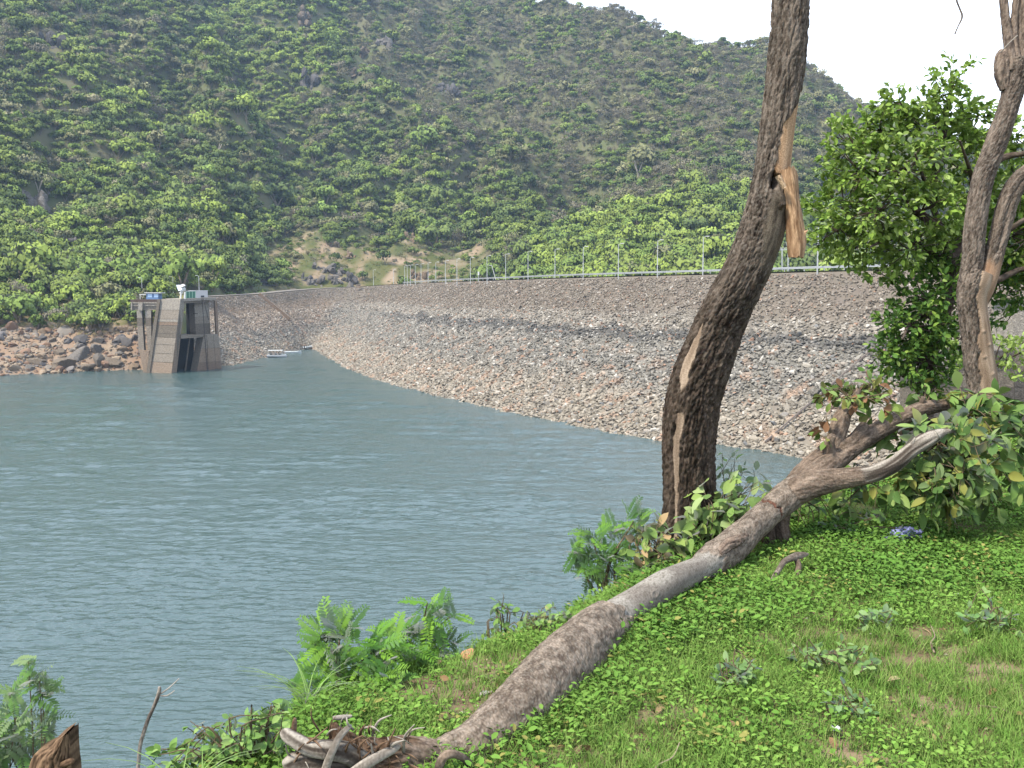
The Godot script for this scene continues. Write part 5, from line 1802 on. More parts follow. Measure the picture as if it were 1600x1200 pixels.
	for k in 46:
		var u := rr.randf_range(450.0, 640.0)
		var v := rr.randf_range(1150.0, 1205.0) - 14.0 * sin((u - 450.0) / 60.0)
		var a := rr.randf_range(-2.6, 0.4)
		var ll := rr.randf_range(14.0, 46.0)
		var w := rr.randf_range(1.5, 6.5)
		br.call([[u, v, 2.97, w], [u + cos(a) * ll * 0.5, v + sin(a) * ll * 0.5 + rr.randfn() * 3.0, 2.93, w * 0.8], [u + cos(a + 0.3) * ll, v + sin(a + 0.3) * ll, 2.93 + rr.randfn() * 0.03, w * 0.3]], silver if rr.randf() < 0.45 else rot, "rootlet", 10, 0.012)
	for q in [[712, 1140, 700, 1125, 694, 1108], [714, 1140, 717, 1128, 718, 1114]]:
		br.call([[q[0], q[1], 3.45, 5], [q[2], q[3], 3.45, 3.5], [q[4], q[5], 3.45, 2]], dk, "dead_shoot", 8, 0.02)
	# the leaves that still grow on it
	var r := RandomNumberGenerator.new()
	r.seed = 808
	var mats := leaf_mats([Color(0.10, 0.165, 0.04), Color(0.075, 0.13, 0.032), Color(0.15, 0.21, 0.065), Color(0.05, 0.095, 0.026), Color(0.085, 0.125, 0.05), Color(0.15, 0.16, 0.04)])
	var red := leaf_mats([Color(0.16, 0.085, 0.045), Color(0.15, 0.155, 0.045), Color(0.11, 0.155, 0.04), Color(0.09, 0.145, 0.035), Color(0.13, 0.19, 0.06)])
	var shapes := []
	for k in 4: shapes.append(leaf_mesh(1.0, [0.5, 0.44, 0.55, 0.47][k], [1.25, 1.1, 1.35, 1.2][k], [0.25, 0.4, 0.15, 0.5][k], [0.12, 0.25, 0.05, 0.32][k]))
	var more := [[], []]
	# [anchor px, centre px, half width px, half height px, depth half m, twigs, leaves a twig, leaf size m, mats]
	var left := 300
	for q in [[1468, 690, 6.1, 1480, 720, 6.1, 88, 85, 0.4, 34, 10, 0.12, mats], [1440, 740, 6.1, 1462, 768, 6.0, 90, 46, 0.35, 24, 9, 0.115, mats], [1510, 635, 6.7, 1545, 640, 6.6, 52, 34, 0.3, 9, 8, 0.13, mats], [1500, 660, 6.6, 1550, 705, 6.3, 52, 75, 0.35, 20, 8, 0.13, mats], [1500, 700, 6.3, 1530, 770, 6.1, 55, 50, 0.3, 18, 8, 0.13, mats], [1570, 660, 6.6, 1600, 680, 6.6, 34, 44, 0.3, 7, 7, 0.13, mats], [1445, 635, 6.6, 1462, 618, 6.7, 28, 16, 0.2, 5, 6, 0.11, mats], [1335, 632, 6.4, 1312, 622, 6.4, 34, 22, 0.25, 14, 8, 0.075, red], [1340, 622, 6.4, 1368, 630, 6.4, 34, 28, 0.25, 12, 7, 0.095, red], [1380, 680, 6.6, 1400, 690, 6.7, 40, 24, 0.2, 6, 5, 0.12, mats], [1300, 690, 6.3, 1288, 676, 6.3, 10, 22, 0.1, 3, 4, 0.1, red], [1350, 750, 6.5, 1345, 785, 6.5, 50, 28, 0.25, 7, 6, 0.13, mats], [1250, 775, 6.4, 1275, 820, 6.4, 52, 34, 0.25, 10, 7, 0.12, mats]]:
		left = sprig_cloud(o, org, at(q[0], q[1], q[2]), at(q[3], q[4], q[5]), Vector3(q[6] * mpp(q[4], q[5]), q[7] * mpp(q[4], q[5]), q[8]), q[9], q[10], q[11], shapes, q[12], r, more, left)
	for k in 4:
		var xs := []
		var cs := []
		for m in more[0].size():
			if m % 4 == k:
				xs.append(more[0][m])
				cs.append(more[1][m])
		if xs.size(): multi("leaves", shapes[k], xs, cs, o).material_override = mat(Color.WHITE, 0.62, 0.2, true, 0.5)

func leaf_mats(list: Array) -> Array:
	var out := []
	for c in list:
		var m := mat(c, 0.62, 0.2, false, 0.5)
		m.set_meta("tone", c)
		out.append(m)
	return out

func sprig_cloud(o: Node3D, org: Vector3, anchor: Vector3, centre: Vector3, half: Vector3, twigs: int, per: int, size: float, shapes: Array, mats: Array, r: RandomNumberGenerator, more: Array, left: int, droop := 0.35, twig := 0.006) -> int:
	for t in twigs:
		var q := any_dir(r) * pow(r.randf_range(0.25, 1.0), 0.4)
		var tip := centre + q * half
		var mid := anchor.lerp(tip, 0.5) + Vector3(r.randfn() * 0.05, 0.06 + r.randfn() * 0.04, r.randfn() * 0.05)
		put("twig", twig_mesh([anchor, anchor.lerp(mid, 0.5), mid, mid.lerp(tip, 0.5), tip], twig, 0.0015, org, Color(0.13, 0.105, 0.07)), M.wood, o)
		for k in per:
			var f := r.randf_range(0.35, 1.0) if k > 0 else 1.0
			var p := mid.lerp(tip, f) if r.randf() < 0.75 else anchor.lerp(mid, r.randf_range(0.6, 1.0))
			p += any_dir(r) * size * 0.2
			var dir := ((p - centre) / half.length() * 0.9 + any_dir(r) * 0.75 + Vector3(0, -droop, 0.15)).normalized()
			var s := size * r.randf_range(0.65, 1.15)
			var x := facing(dir, r.randfn() * 0.6, s, p - org, Vector3(r.randfn() * 0.5, 1.0, 0.5 + r.randfn() * 0.4).normalized())
			var m: StandardMaterial3D = mats[r.randi() % mats.size()]
			if left > 0:
				left -= 1
				put("leaf", shapes[r.randi() % shapes.size()], m, o).transform = x
			else:
				more[0].append(x)
				more[1].append(m.get_meta("tone"))
	return left

# ------------------------------------------------------------------ dead trunk on the right
func build_right_trunk() -> void:
	var o := thing("forked_dead_trunk", "forked dead trunk with half its bark gone and a splintered broken top", "tree trunk", on_bank(5.25, 10.5))
	var org := o.position
	var d := 10.5
	var dark := Color(0.06, 0.048, 0.04)
	var light := Color(0.19, 0.155, 0.13)
	var bare_c := func(phi: float, al: float, r: float) -> Array:
		var g := nz.get_noise_3d(cos(phi) * r * 1300.0, al * 110.0, sin(phi) * r * 1300.0)
		var h := nz2.get_noise_3d(cos(phi) * r * 500.0, al * 300.0, sin(phi) * r * 500.0)
		return [0.93 + 0.01 * g + 0.012 * h, Color(0.19, 0.135, 0.095).lerp(Color(0.38, 0.295, 0.225), clampf(0.5 + g * 0.9 + h * 0.5, 0, 1))]
	var main := func(k: float, phi: float, al: float, r: float) -> Array:
		var sx := cos(phi) * r
		var sz := sin(phi) * r
		var a := [1.0 + furrow(sx, al, sz, 0.8), bark_colour(sx, al, sz, dark, light, 0.45)]
		var n := nz.get_noise_2d(al * 400.0, 2.0) + 0.2 * nz2.get_noise_2d(al * 1400.0, 2.0)
		var deg := rad_to_deg(phi)
		var edge := lerpf(-20.0, 15.0, clampf((k - 1.0) / 4.0, 0, 1)) + n * 16.0
		var w := smoothstep(0.0, 3.0, deg - edge) * (1.0 - smoothstep(150.0, 155.0, deg))
		var b: Array = bare_c.call(phi, al, r)
		for e in [[3.1, 20.0], [2.35, 45.0], [4.2, 30.0], [1.4, 25.0], [3.6, 50.0]]:
			b[0] += 0.07 * exp(-pow((k - e[0]) / 0.05, 2.0) - pow((deg - e[1]) / 9.0, 2.0))
		var f := lerpf(a[0], b[0], w)
		if absf(deg - edge) < 4.0: f -= 0.08
		return [f, a[1].lerp(b[1], w)]
	put("trunk", limb(px_path([[1541, 720, d, 60], [1539, 660, d, 54], [1536, 600, d, 48], [1530, 560, d, 47], [1526, 525, d, 46], [1521, 487, d, 44], [1520, 462, d, 46], [1524, 440, d, 50], [1530, 425, d, 46]]), 0.012, 110, main, org), M.bark, o)
	var rb := rough_bark(dark, light, 0.5, 1.0)
	put("limb", limb(px_path([[1514, 462, d, 30], [1515, 440, d, 32], [1518, 420, d, 33], [1520, 400, d, 33], [1523, 360, d, 33], [1528, 320, d, 33], [1536, 280, d, 33], [1547, 248, d, 33], [1558, 220, d, 33], [1570, 185, d, 31], [1579, 155, d, 32], [1586, 130, d, 36], [1592, 108, d, 40], [1594, 92, d, 38]]), 0.012, 80, rb, org), M.bark, o)
	var lim2 := func(k: float, phi: float, al: float, r: float) -> Array:
		var sx := cos(phi) * r
		var sz := sin(phi) * r
		var a := [1.0 + furrow(sx, al, sz, 1.0), bark_colour(sx, al, sz, dark, light, 0.4)]
		var w := (1.0 - smoothstep(2.2, 2.9, k + 0.8 * nz.get_noise_2d(phi * 80.0, 1.0))) * (1.0 if absf(phi) < 1.4 else 0.4)
		var b: Array = bare_c.call(phi, al, r)
		# a long dark groove further up
		if k > 3.0: a[0] -= 0.22 * exp(-pow((rad_to_deg(phi) - 20.0) / 12.0, 2.0))
		return [lerpf(a[0], b[0], w), a[1].lerp(b[1].lerp(Color(0.27, 0.15, 0.085), 0.45), w)]
	put("limb", limb(px_path([[1527, 470, d, 34], [1537, 448, d, 34], [1546, 425, d, 31], [1553, 400, d, 29], [1560, 372, d, 29], [1567, 345, d, 30], [1575, 315, d, 31], [1587, 290, d, 30], [1603, 272, d, 28], [1630, 256, d, 26], [1670, 240, d, 22]]), 0.012, 80, lim2, org), M.bark, o)
	# broken top
	var sv := rough_bark(Color(0.085, 0.065, 0.055), Color(0.27, 0.215, 0.175), 0.3, 1.4)
	put("burl", limb(px_path([[1572, 140, d, 18], [1568, 122, d, 24], [1566, 104, d, 25], [1566, 88, d, 21], [1568, 78, d, 12]]), 0.012, 44, sv, org), M.bark, o)
	for q in [[1580, 112, 1575, 60, 1570, 20, 1564, -40, 18, 14], [1590, 100, 1584, 60, 1586, 20, 1592, -30, 15, 12], [1597, 96, 1594, 60, 1592, 10, 1590, -40, 10, 8], [1604, 110, 1602, 60, 1602, 10, 1606, -50, 20, 18], [1612, 120, 1612, 60, 1616, 0, 1622, -60, 22, 16], [1588, 98, 1589, 80, 1591, 50, 1592, 30, 8, 3], [1575, 112, 1573, 95, 1573, 70, 1570, 50, 12, 7]]:
		put("shard", limb(px_path([[q[0], q[1], d - 0.03, q[8]], [q[2], q[3], d, (q[8] + q[9]) * 0.5], [q[4], q[5], d, q[9]], [q[6], q[7], d, q[9] * 0.8]]), 0.02, 24, sv, org), M.bark, o)
	put("loose_splinter", limb(px_path([[1563, 82, d - 0.2, 1.6], [1576, 68, d - 0.22, 1.6], [1590, 55, d - 0.2, 1.4]]), 0.05, 8, silver, org), M.bark, o)
	var tw := thing("hanging_twig", "thin bare twig hanging into the sky at the top right", "twig", at(1494, -40, 8.0))
	put("stem", limb(px_path([[1492, -60, 8.0, 3.4], [1494, -5, 8.0, 3.0], [1499, 12, 8.0, 2.8], [1503.5, 26, 8.0, 3.4], [1497, 41, 8.0, 2.0], [1492, 53, 8.0, 2.8]]), 0.03, 8, rough_bark(Color(0.12, 0.1, 0.08), Color(0.2, 0.17, 0.15), 0.0), tw.position), M.bark, tw)

# ------------------------------------------------------------------ leafy tree behind it
func build_leafy_tree() -> void:
	var o := thing("leafy_tree", "leafy green tree standing behind the forked dead trunk on the right", "tree", on_bank(6.6, 15.0))
	var org := o.position
	var r := RandomNumberGenerator.new()
	r.seed = 321
	var dk := rough_bark(Color(0.05, 0.04, 0.033), Color(0.12, 0.095, 0.08), 0.1)
	var d := 15.0
	put("trunk", limb([[org.x, org.y - 0.4, org.z, 0.13]] + px_path([[1446, 612, d, 26], [1452, 560, d, 25], [1470, 500, d, 24], [1485, 450, d, 24], [1488, 410, d, 22]]), 0.03, 24, dk, org), M.bark, o)
	var forks := [[1488, 412, 1470, 360, 1450, 300, 1430, 240], [1488, 420, 1440, 385, 1400, 372, 1360, 385], [1488, 410, 1510, 350, 1520, 290, 1500, 220], [1490, 425, 1540, 390, 1590, 350, 1640, 320], [1470, 360, 1420, 320, 1380, 290, 1350, 262], [1470, 500, 1445, 490, 1425, 500, 1410, 530], [1500, 440, 1550, 440, 1600, 420, 1650, 430], [1450, 300, 1470, 240, 1480, 170, 1492, 120], [1520, 290, 1560, 250, 1600, 240, 1650, 230]]
	for q in forks:
		put("limb", limb(px_path([[q[0], q[1], d, 16], [q[2], q[3], d + r.randfn() * 0.3, 12], [q[4], q[5], d + r.randfn() * 0.6, 8], [q[6], q[7], d + r.randfn() * 0.8, 3]]), 0.04, 14, dk, org), M.bark, o)
	# clumps: column, row, half width, half height, depth shift, leaves
	var clumps := [[1490, 122, 22, 20, 0.2, 90], [1468, 150, 26, 20, 0.0, 120], [1415, 168, 38, 26, 0.0, 240], [1375, 205, 40, 36, 0.2, 330], [1440, 205, 55, 38, 0.1, 420], [1500, 190, 40, 28, 0.4, 260], [1335, 225, 34, 34, 0.0, 230], [1345, 268, 50, 36, -0.2, 380], [1410, 262, 60, 44, -0.4, 520], [1480, 250, 60, 44, 0.3, 480], [1540, 215, 40, 36, 0.6, 260], [1318, 320, 34, 38, -0.1, 260], [1370, 330, 55, 40, -0.5, 440], [1440, 330, 60, 42, -0.3, 480], [1510, 320, 50, 50, 0.4, 420], [1310, 360, 26, 24, 0.0, 130], [1355, 380, 48, 24, -0.1, 260], [1420, 390, 50, 28, -0.3, 320], [1365, 425, 34, 12, 0.0, 90], [1480, 390, 44, 36, 0.0, 320], [1590, 290, 50, 60, 0.7, 420], [1580, 370, 50, 46, 0.6, 360], [1650, 300, 60, 80, 0.4, 420], [1560, 440, 40, 40, 0.8, 260], [1610, 440, 46, 40, 0.6, 260], [1580, 490, 26, 26, 0.9, 110], [1480, 440, 38, 36, -0.1, 300], [1450, 470, 46, 36, -0.3, 380], [1430, 510, 48, 38, -0.4, 420], [1470, 520, 40, 44, -0.2, 340], [1400, 550, 30, 30, -0.3, 220], [1440, 565, 44, 32, -0.3, 320], [1408, 590, 22, 18, -0.1, 90], [1450, 600, 30, 16, -0.2, 120], [1485, 590, 16, 9, -0.2, 40], [1660, 400, 60, 60, 0.5, 300], [1585, 215, 40, 36, 0.8, 260], [1570, 330, 40, 46, 0.9, 260], [1610, 370, 50, 40, 0.4, 260], [1300, 345, 30, 40, 0.1, 160], [1520, 400, 40, 34, 0.9, 200], [1590, 420, 34, 30, 1.0, 160]]
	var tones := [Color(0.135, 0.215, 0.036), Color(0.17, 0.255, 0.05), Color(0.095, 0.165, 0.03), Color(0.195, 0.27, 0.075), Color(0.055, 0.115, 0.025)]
	var lm := leaf_mats(tones)
	var shapes := []
	for k in 3: shapes.append(leaf_mesh(1.0, [0.55, 0.5, 0.6][k], [1.15, 1.0, 1.25][k], [0.3, 0.45, 0.2][k], [0.1, 0.2, 0.3][k]))
	var xs := [[], [], []]
	var cs := [[], [], []]
	var near := []
	for q in clumps:
		var c := at(q[0], q[1], d + q[4])
		var m := mpp(q[1], d)
		var half := Vector3(q[2] * m, q[3] * m, (q[2] + q[3]) * 0.5 * m)
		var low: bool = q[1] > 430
		var sprays := int(q[5] / 6)
		for s in sprays:
			var e := any_dir(r) * pow(r.randf_range(0.12, 1.0), 0.36)
			var b: Vector3 = c + e * half
			var tip := b + (e * Vector3(1, 0.7, 1) + any_dir(r) * 0.6 + Vector3(0, 0.25, 0)).normalized() * 0.24
			for k in 10:
				var p := b.lerp(tip, r.randf()) + any_dir(r) * 0.05
				var dir := ((tip - b).normalized() + any_dir(r) * 0.9 + Vector3(0, -0.15, 0)).normalized()
				var x := facing(dir, r.randfn() * 0.5, r.randf_range(0.08, 0.125), p - org, Vector3(r.randfn() * 0.4, 1.0, r.randfn() * 0.4))
				var w := r.randi() % 3
				var tone := r.randi() % 4
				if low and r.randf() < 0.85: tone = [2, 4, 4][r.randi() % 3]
				if near.size() < 300 and p.z > -14.45 and p.x < 6.4 and r.randf() < 0.4:
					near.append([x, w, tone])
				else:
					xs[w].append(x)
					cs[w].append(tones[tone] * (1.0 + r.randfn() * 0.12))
			if s % 4 == 0:
				put("twig", twig_mesh([c + e * half * 0.1, b, tip], 0.012, 0.003, org, Color(0.09, 0.07, 0.055)), M.wood, o)
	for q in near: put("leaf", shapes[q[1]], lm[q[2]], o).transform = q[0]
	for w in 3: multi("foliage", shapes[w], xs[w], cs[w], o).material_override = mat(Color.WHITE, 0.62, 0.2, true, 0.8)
	# a lighter sapling further down the bank, seen under it
	var g := thing("pale_sapling", "light yellow green sapling seen under the leafy tree beside the concrete wall", "sapling", on_bank(11.4, 22.0))
	var gx := []
	var gc := []
	put("stem", limb([[g.position.x, g.position.y - 0.3, g.position.z, 0.05]] + px_path([[1530, 640, 22, 5], [1548, 590, 22, 4], [1560, 545, 22, 2.5], [1575, 525, 22, 1.5]]), 0.05, 10, dk, g.position), M.bark, g)
	for q in [[1548, 592, 1500, 560, 1468, 566], [1552, 575, 1600, 550, 1640, 560], [1552, 570, 1580, 545, 1620, 525], [1545, 600, 1520, 585, 1490, 590]]:
		put("limb", limb(px_path([[q[0], q[1], 22, 3.5], [q[2], q[3], 22, 2.6], [q[4], q[5], 22, 1.2]]), 0.08, 8, dk, g.position), M.bark, g)
	for q in [[1485, 538, 22, 14, 60], [1500, 562, 20, 10, 40], [1580, 535, 34, 16, 110], [1570, 565, 30, 16, 80], [1610, 550, 30, 20, 90], [1590, 590, 20, 8, 30], [1545, 530, 26, 14, 60], [1650, 545, 34, 22, 90], [1490, 575, 14, 8, 24]]:
		for k in q[4]:
			var p: Vector3 = at(q[0], q[1], 22) + any_dir(r) * Vector3(q[2], q[3], q[2]) * mpp(q[1], 22) * r.randf_range(0.2, 1.0)
			gx.append(facing(any_dir(r) + Vector3(0, -0.2, 0), r.randfn(), r.randf_range(0.1, 0.16), p - g.position))
			gc.append(Color(0.19, 0.27, 0.06) * (1.0 + r.randfn() * 0.12))
	multi("foliage", shapes[0], gx, gc, g).material_override = mat(Color.WHITE, 0.5, 0.4, true, 0.7)

# ------------------------------------------------------------------ bushes and saplings on the bank
func fern_bush(called: String, label: String, category: String, base: Vector2, d: float, fronds: Array, flen: float, sd: int, tones: Array, stem_w := 8.0) -> void:
	# fronds: [column, row, half width, half height, depth shift, how many]
	var p := Vector3(at(base.x, base.y, d).x, 0, -d)
	p.y = minf(bank_y(p.x, d), at(base.x, base.y, d).y)
	var o := thing(called, label, category, p)
	var r := RandomNumberGenerator.new()
	r.seed = sd
	var shapes := []
	for k in 3: shapes.append(frond_mesh(1.0, 10, 0.23, [0.22, 0.1, 0.4][k], sd + k))
	var mats := []
	for c in tones: mats.append(mat(c, 0.95, 0.02, false, 0.6))
	var st := rough_bark(Color(0.1, 0.075, 0.05), Color(0.2, 0.16, 0.11), 0.1)
	for q in fronds:
		var c := at(q[0], q[1], d + q[4])
		var m := mpp(q[1], d)
		var foot := p + Vector3(r.randfn() * 0.03, -0.05, r.randfn() * 0.03)
		put("stem", limb([[foot.x, foot.y, foot.z, stem_w * 0.5 * m], [lerpf(foot.x, c.x, 0.35) + r.randfn() * 0.04, lerpf(foot.y, c.y, 0.5), lerpf(foot.z, c.z, 0.4), stem_w * 0.4 * m], [c.x, c.y, c.z, stem_w * 0.18 * m]], 0.03, 8, st, p), M.bark, o)
		for k in int(q[5] * 1.15):
			var e := any_dir(r) * pow(r.randf_range(0.1, 1.0), 0.4)
			var b: Vector3 = c + e * Vector3(q[2], q[3], (q[2] + q[3]) * 0.5) * m
			var dir := (e + any_dir(r) * 0.5 + Vector3(0, 0.1, 0.1)).normalized()
			var s := flen * r.randf_range(0.5, 1.0)
			put("frond", shapes[r.randi() % 3], mats[r.randi() % mats.size()], o).transform = facing(dir, r.randfn() * 0.3, s, b - p - dir * s * 0.4, Vector3(r.randfn() * 0.3, 1.0, 0.45))

func broad_plant(called: String, label: String, category: String, base: Vector2, d: float, clouds: Array, tones: Array, sd: int, stem := 0.006, group := "") -> void:
	# clouds: [column, row, half width, half height, depth half in metres, twigs, leaves a twig, leaf size]
	var p := Vector3(at(base.x, base.y, d).x, 0, -d)
	p.y = minf(bank_y(p.x, d), at(base.x, base.y, d).y + 0.05)
	var o := thing(called, label, category, p, group)
	var r := RandomNumberGenerator.new()
	r.seed = sd
	var shapes := []
	for k in 3: shapes.append(leaf_mesh(1.0, [0.56, 0.48, 0.62][k], [1.1, 1.0, 1.3][k], [0.3, 0.45, 0.2][k], [0.15, 0.3, 0.08][k]))
	var mats := leaf_mats(tones)
	var more := [[], []]
	var left := 300
	for q in clouds:
		left = sprig_cloud(o, p, p + Vector3(r.randfn() * 0.03, -0.03, r.randfn() * 0.03), at(q[0], q[1], d), Vector3(q[2] * mpp(q[1], d), q[3] * mpp(q[1], d), q[4]), q[5], q[6], q[7], shapes, mats, r, more, left, 0.1, stem)
	if more[0].size(): multi("leaves", shapes[0], more[0], more[1], o).material_override = mat(Color.WHITE, 0.62, 0.2, true, 0.5)

func build_bushes() -> void:
	var bright := [Color(0.075, 0.17, 0.022), Color(0.105, 0.205, 0.026), Color(0.05, 0.12, 0.02), Color(0.035, 0.085, 0.02)]
	var cool := [Color(0.065, 0.135, 0.034), Color(0.10, 0.165, 0.055), Color(0.048, 0.105, 0.024), Color(0.12, 0.17, 0.08)]
	fern_bush("feathery_bush", "dense bright green feathery bush on the brow beside the crooked stem", "bush", Vector2(530, 1105), 4.0, [[530, 1000, 50, 36, 0.0, 30], [580, 1020, 60, 40, 0.0, 40], [540, 1050, 60, 36, -0.1, 34], [620, 1030, 50, 36, 0.1, 28], [500, 985, 26, 26, 0.1, 12], [495, 1060, 36, 40, 0.0, 18], [600, 1060, 50, 26, -0.15, 20], [476, 1085, 22, 26, 0.1, 8]], 0.15, 31, bright, 7.0)
	fern_bush("feathery_sapling", "taller open feathery sapling just right of the dense bush on the brow", "sapling", Vector2(665, 1050), 4.35, [[655, 1000, 44, 34, 0.0, 26], [672, 965, 38, 26, 0.0, 14], [668, 942, 18, 10, 0.0, 6], [705, 962, 26, 10, 0.0, 5], [625, 985, 26, 20, 0.0, 9], [690, 1012, 36, 24, 0.0, 14], [650, 1030, 36, 20, 0.0, 14]], 0.14, 47, bright, 5.0)
	fern_bush("feathery_bush", "dark feathery bush left of the foot of the leaning trunk", "bush", Vector2(950, 905), 5.75, [[935, 870, 40, 34, 0.0, 30], [965, 850, 34, 36, 0.1, 22], [990, 815, 22, 24, 0.0, 12], [905, 868, 18, 10, 0.0, 6], [925, 840, 24, 18, 0.0, 10], [915, 890, 24, 26, 0.0, 14], [960, 890, 36, 22, -0.1, 18], [985, 835, 20, 20, 0, 9]], 0.15, 61, [Color(0.055, 0.125, 0.022), Color(0.08, 0.165, 0.026), Color(0.035, 0.085, 0.02)], 5.0)
	fern_bush("feathery_sapling", "pale feathery sapling at the left edge with windblown tips", "sapling", Vector2(30, 1260), 3.05, [[25, 1120, 34, 30, 0.0, 16], [15, 1085, 18, 14, 0.0, 6], [44, 1034, 9, 12, 0.0, 4], [62, 1062, 18, 16, 0.0, 9], [66, 1085, 16, 8, 0.0, 4], [70, 1135, 20, 22, 0.0, 10], [30, 1165, 44, 30, 0.0, 20], [0, 1150, 30, 40, 0.0, 14], [50, 1195, 50, 22, 0.0, 16]], 0.11, 73, cool, 3.5)
	broad_plant("leafy_shoots", "cluster of broad pale green leaves around the foot of the leaning trunk", "shoots", Vector2(1110, 850), 6.05, [[1095, 790, 34, 34, 0.2, 9, 6, 0.12], [1150, 765, 34, 26, 0.2, 8, 6, 0.11], [1170, 800, 40, 24, 0.2, 8, 6, 0.11], [1100, 825, 30, 22, 0.15, 8, 6, 0.11], [1205, 760, 22, 24, 0.2, 5, 5, 0.09], [1135, 815, 40, 18, 0.2, 7, 6, 0.12]], [Color(0.14, 0.2, 0.05), Color(0.1, 0.17, 0.04), Color(0.19, 0.25, 0.1), Color(0.075, 0.125, 0.035)], 83)
	broad_plant("leafy_shoots", "yellowish broad leaved shoots with brown seed sprays left of the leaning trunk", "shoots", Vector2(1020, 905), 5.7, [[1020, 835, 30, 28, 0.15, 8, 6, 0.1], [1040, 865, 40, 24, 0.15, 9, 6, 0.1], [1065, 845, 30, 16, 0.15, 6, 6, 0.1], [1030, 890, 36, 14, 0.15, 6, 6, 0.09], [1005, 845, 14, 22, 0.1, 6, 8, 0.04]], [Color(0.14, 0.19, 0.05), Color(0.1, 0.16, 0.04), Color(0.18, 0.2, 0.07), Color(0.24, 0.17, 0.09)], 87)
	broad_plant("thin_sapling", "thin bare topped sapling with a few small leaves standing against the water", "sapling", Vector2(778, 1000), 4.6, [[776, 945, 8, 14, 0.04, 3, 4, 0.045], [784, 955, 8, 14, 0.04, 3, 4, 0.045], [775, 975, 10, 12, 0.04, 3, 3, 0.04], [790, 925, 8, 4, 0.03, 1, 1, 0.02]], [Color(0.07, 0.14, 0.03), Color(0.1, 0.18, 0.04)], 91, 0.005)
	broad_plant("thin_sapling", "fine twigged sapling in front of the water right of the leaning trunk", "sapling", Vector2(1140, 800), 6.6, [[1135, 715, 14, 24, 0.08, 5, 4, 0.05], [1150, 735, 16, 20, 0.08, 5, 4, 0.06], [1180, 745, 10, 14, 0.06, 3, 3, 0.07]], [Color(0.07, 0.14, 0.035), Color(0.12, 0.18, 0.05)], 93, 0.005)
	broad_plant("small_shrub", "small dark stemmed shrub alone in the middle of the grass", "shrub", Vector2(1306, 1070), 3.92, [[1290, 1030, 50, 20, 0.12, 10, 9, 0.04], [1330, 1040, 40, 18, 0.12, 8, 8, 0.04], [1260, 1035, 24, 20, 0.1, 5, 7, 0.045], [1350, 1055, 30, 12, 0.1, 5, 7, 0.04]], [Color(0.1, 0.18, 0.045), Color(0.14, 0.21, 0.07), Color(0.07, 0.13, 0.04)], 97, 0.004)
	broad_plant("seedling", "bluish green seedling in the grass below the small shrub", "seedling", Vector2(1330, 1140), 3.5, [[1325, 1118, 36, 14, 0.1, 9, 6, 0.042], [1345, 1110, 24, 12, 0.08, 5, 6, 0.04]], [Color(0.085, 0.16, 0.06), Color(0.11, 0.18, 0.075)], 101, 0.003)
	broad_plant("seedling", "grey green leafy seedling in the grass far left of the small shrub", "seedling", Vector2(1145, 1090), 3.75, [[1140, 1060, 32, 22, 0.1, 9, 7, 0.045], [1165, 1050, 24, 16, 0.1, 5, 6, 0.045]], [Color(0.09, 0.16, 0.05), Color(0.12, 0.185, 0.07)], 103, 0.003)
	broad_plant("seedling", "leafy weed growing at the right edge of the grass", "seedling", Vector2(1570, 1000), 4.3, [[1570, 980, 40, 18, 0.12, 10, 7, 0.045], [1530, 975, 30, 14, 0.1, 6, 7, 0.045]], [Color(0.085, 0.165, 0.05), Color(0.12, 0.19, 0.06)], 105, 0.003)
	broad_plant("seedling", "leafy weed standing above the broken bark in the upper grass", "seedling", Vector2(1370, 995), 4.4, [[1360, 970, 36, 16, 0.1, 9, 7, 0.045]], [Color(0.1, 0.18, 0.06), Color(0.13, 0.2, 0.08)], 107, 0.003)
	broad_plant("brow_weeds", "mixed leafy weeds below the brow at the bottom left with one red tip", "weeds", Vector2(390, 1215), 3.2, [[330, 1150, 40, 24, 0.1, 9, 7, 0.045], [390, 1140, 44, 30, 0.1, 12, 8, 0.045], [430, 1150, 36, 40, 0.1, 10, 8, 0.04], [360, 1185, 60, 20, 0.12, 12, 8, 0.045], [300, 1132, 10, 5, 0.03, 2, 4, 0.03], [270, 1185, 60, 20, 0.1, 10, 8, 0.045], [430, 1110, 24, 16, 0.1, 5, 6, 0.04]], [Color(0.11, 0.2, 0.05), Color(0.15, 0.23, 0.07), Color(0.08, 0.15, 0.035)], 111, 0.004)
	broad_plant("brow_weeds", "tangle of pale weeds along the brow right of the brown stone", "weeds", Vector2(830, 1010), 4.55, [[800, 1000, 30, 20, 0.1, 10, 8, 0.045], [840, 985, 36, 22, 0.1, 12, 8, 0.04], [875, 965, 26, 22, 0.1, 9, 8, 0.04], [770, 1015, 24, 14, 0.1, 7, 8, 0.04], [850, 1020, 30, 14, 0.1, 9, 8, 0.045]], [Color(0.11, 0.19, 0.05), Color(0.15, 0.23, 0.075), Color(0.17, 0.19, 0.07)], 113, 0.003)
	broad_plant("leafy_weeds", "dark leafy weeds crowded under the fork of the fallen tree", "weeds", Vector2(1290, 860), 6.3, [[1270, 850, 60, 22, 0.3, 14, 8, 0.08], [1330, 835, 50, 20, 0.3, 12, 8, 0.07], [1400, 815, 40, 16, 0.3, 9, 8, 0.06], [1180, 870, 40, 18, 0.2, 9, 7, 0.07], [1150, 895, 40, 14, 0.15, 9, 7, 0.07]], [Color(0.07, 0.14, 0.03), Color(0.09, 0.17, 0.035), Color(0.05, 0.1, 0.025)], 117, 0.005)
	# long grass
	var r := RandomNumberGenerator.new()
	r.seed = 64
	var gm := mat(Color(0.12, 0.2, 0.05), 0.6, 0.3, false, 0.5)
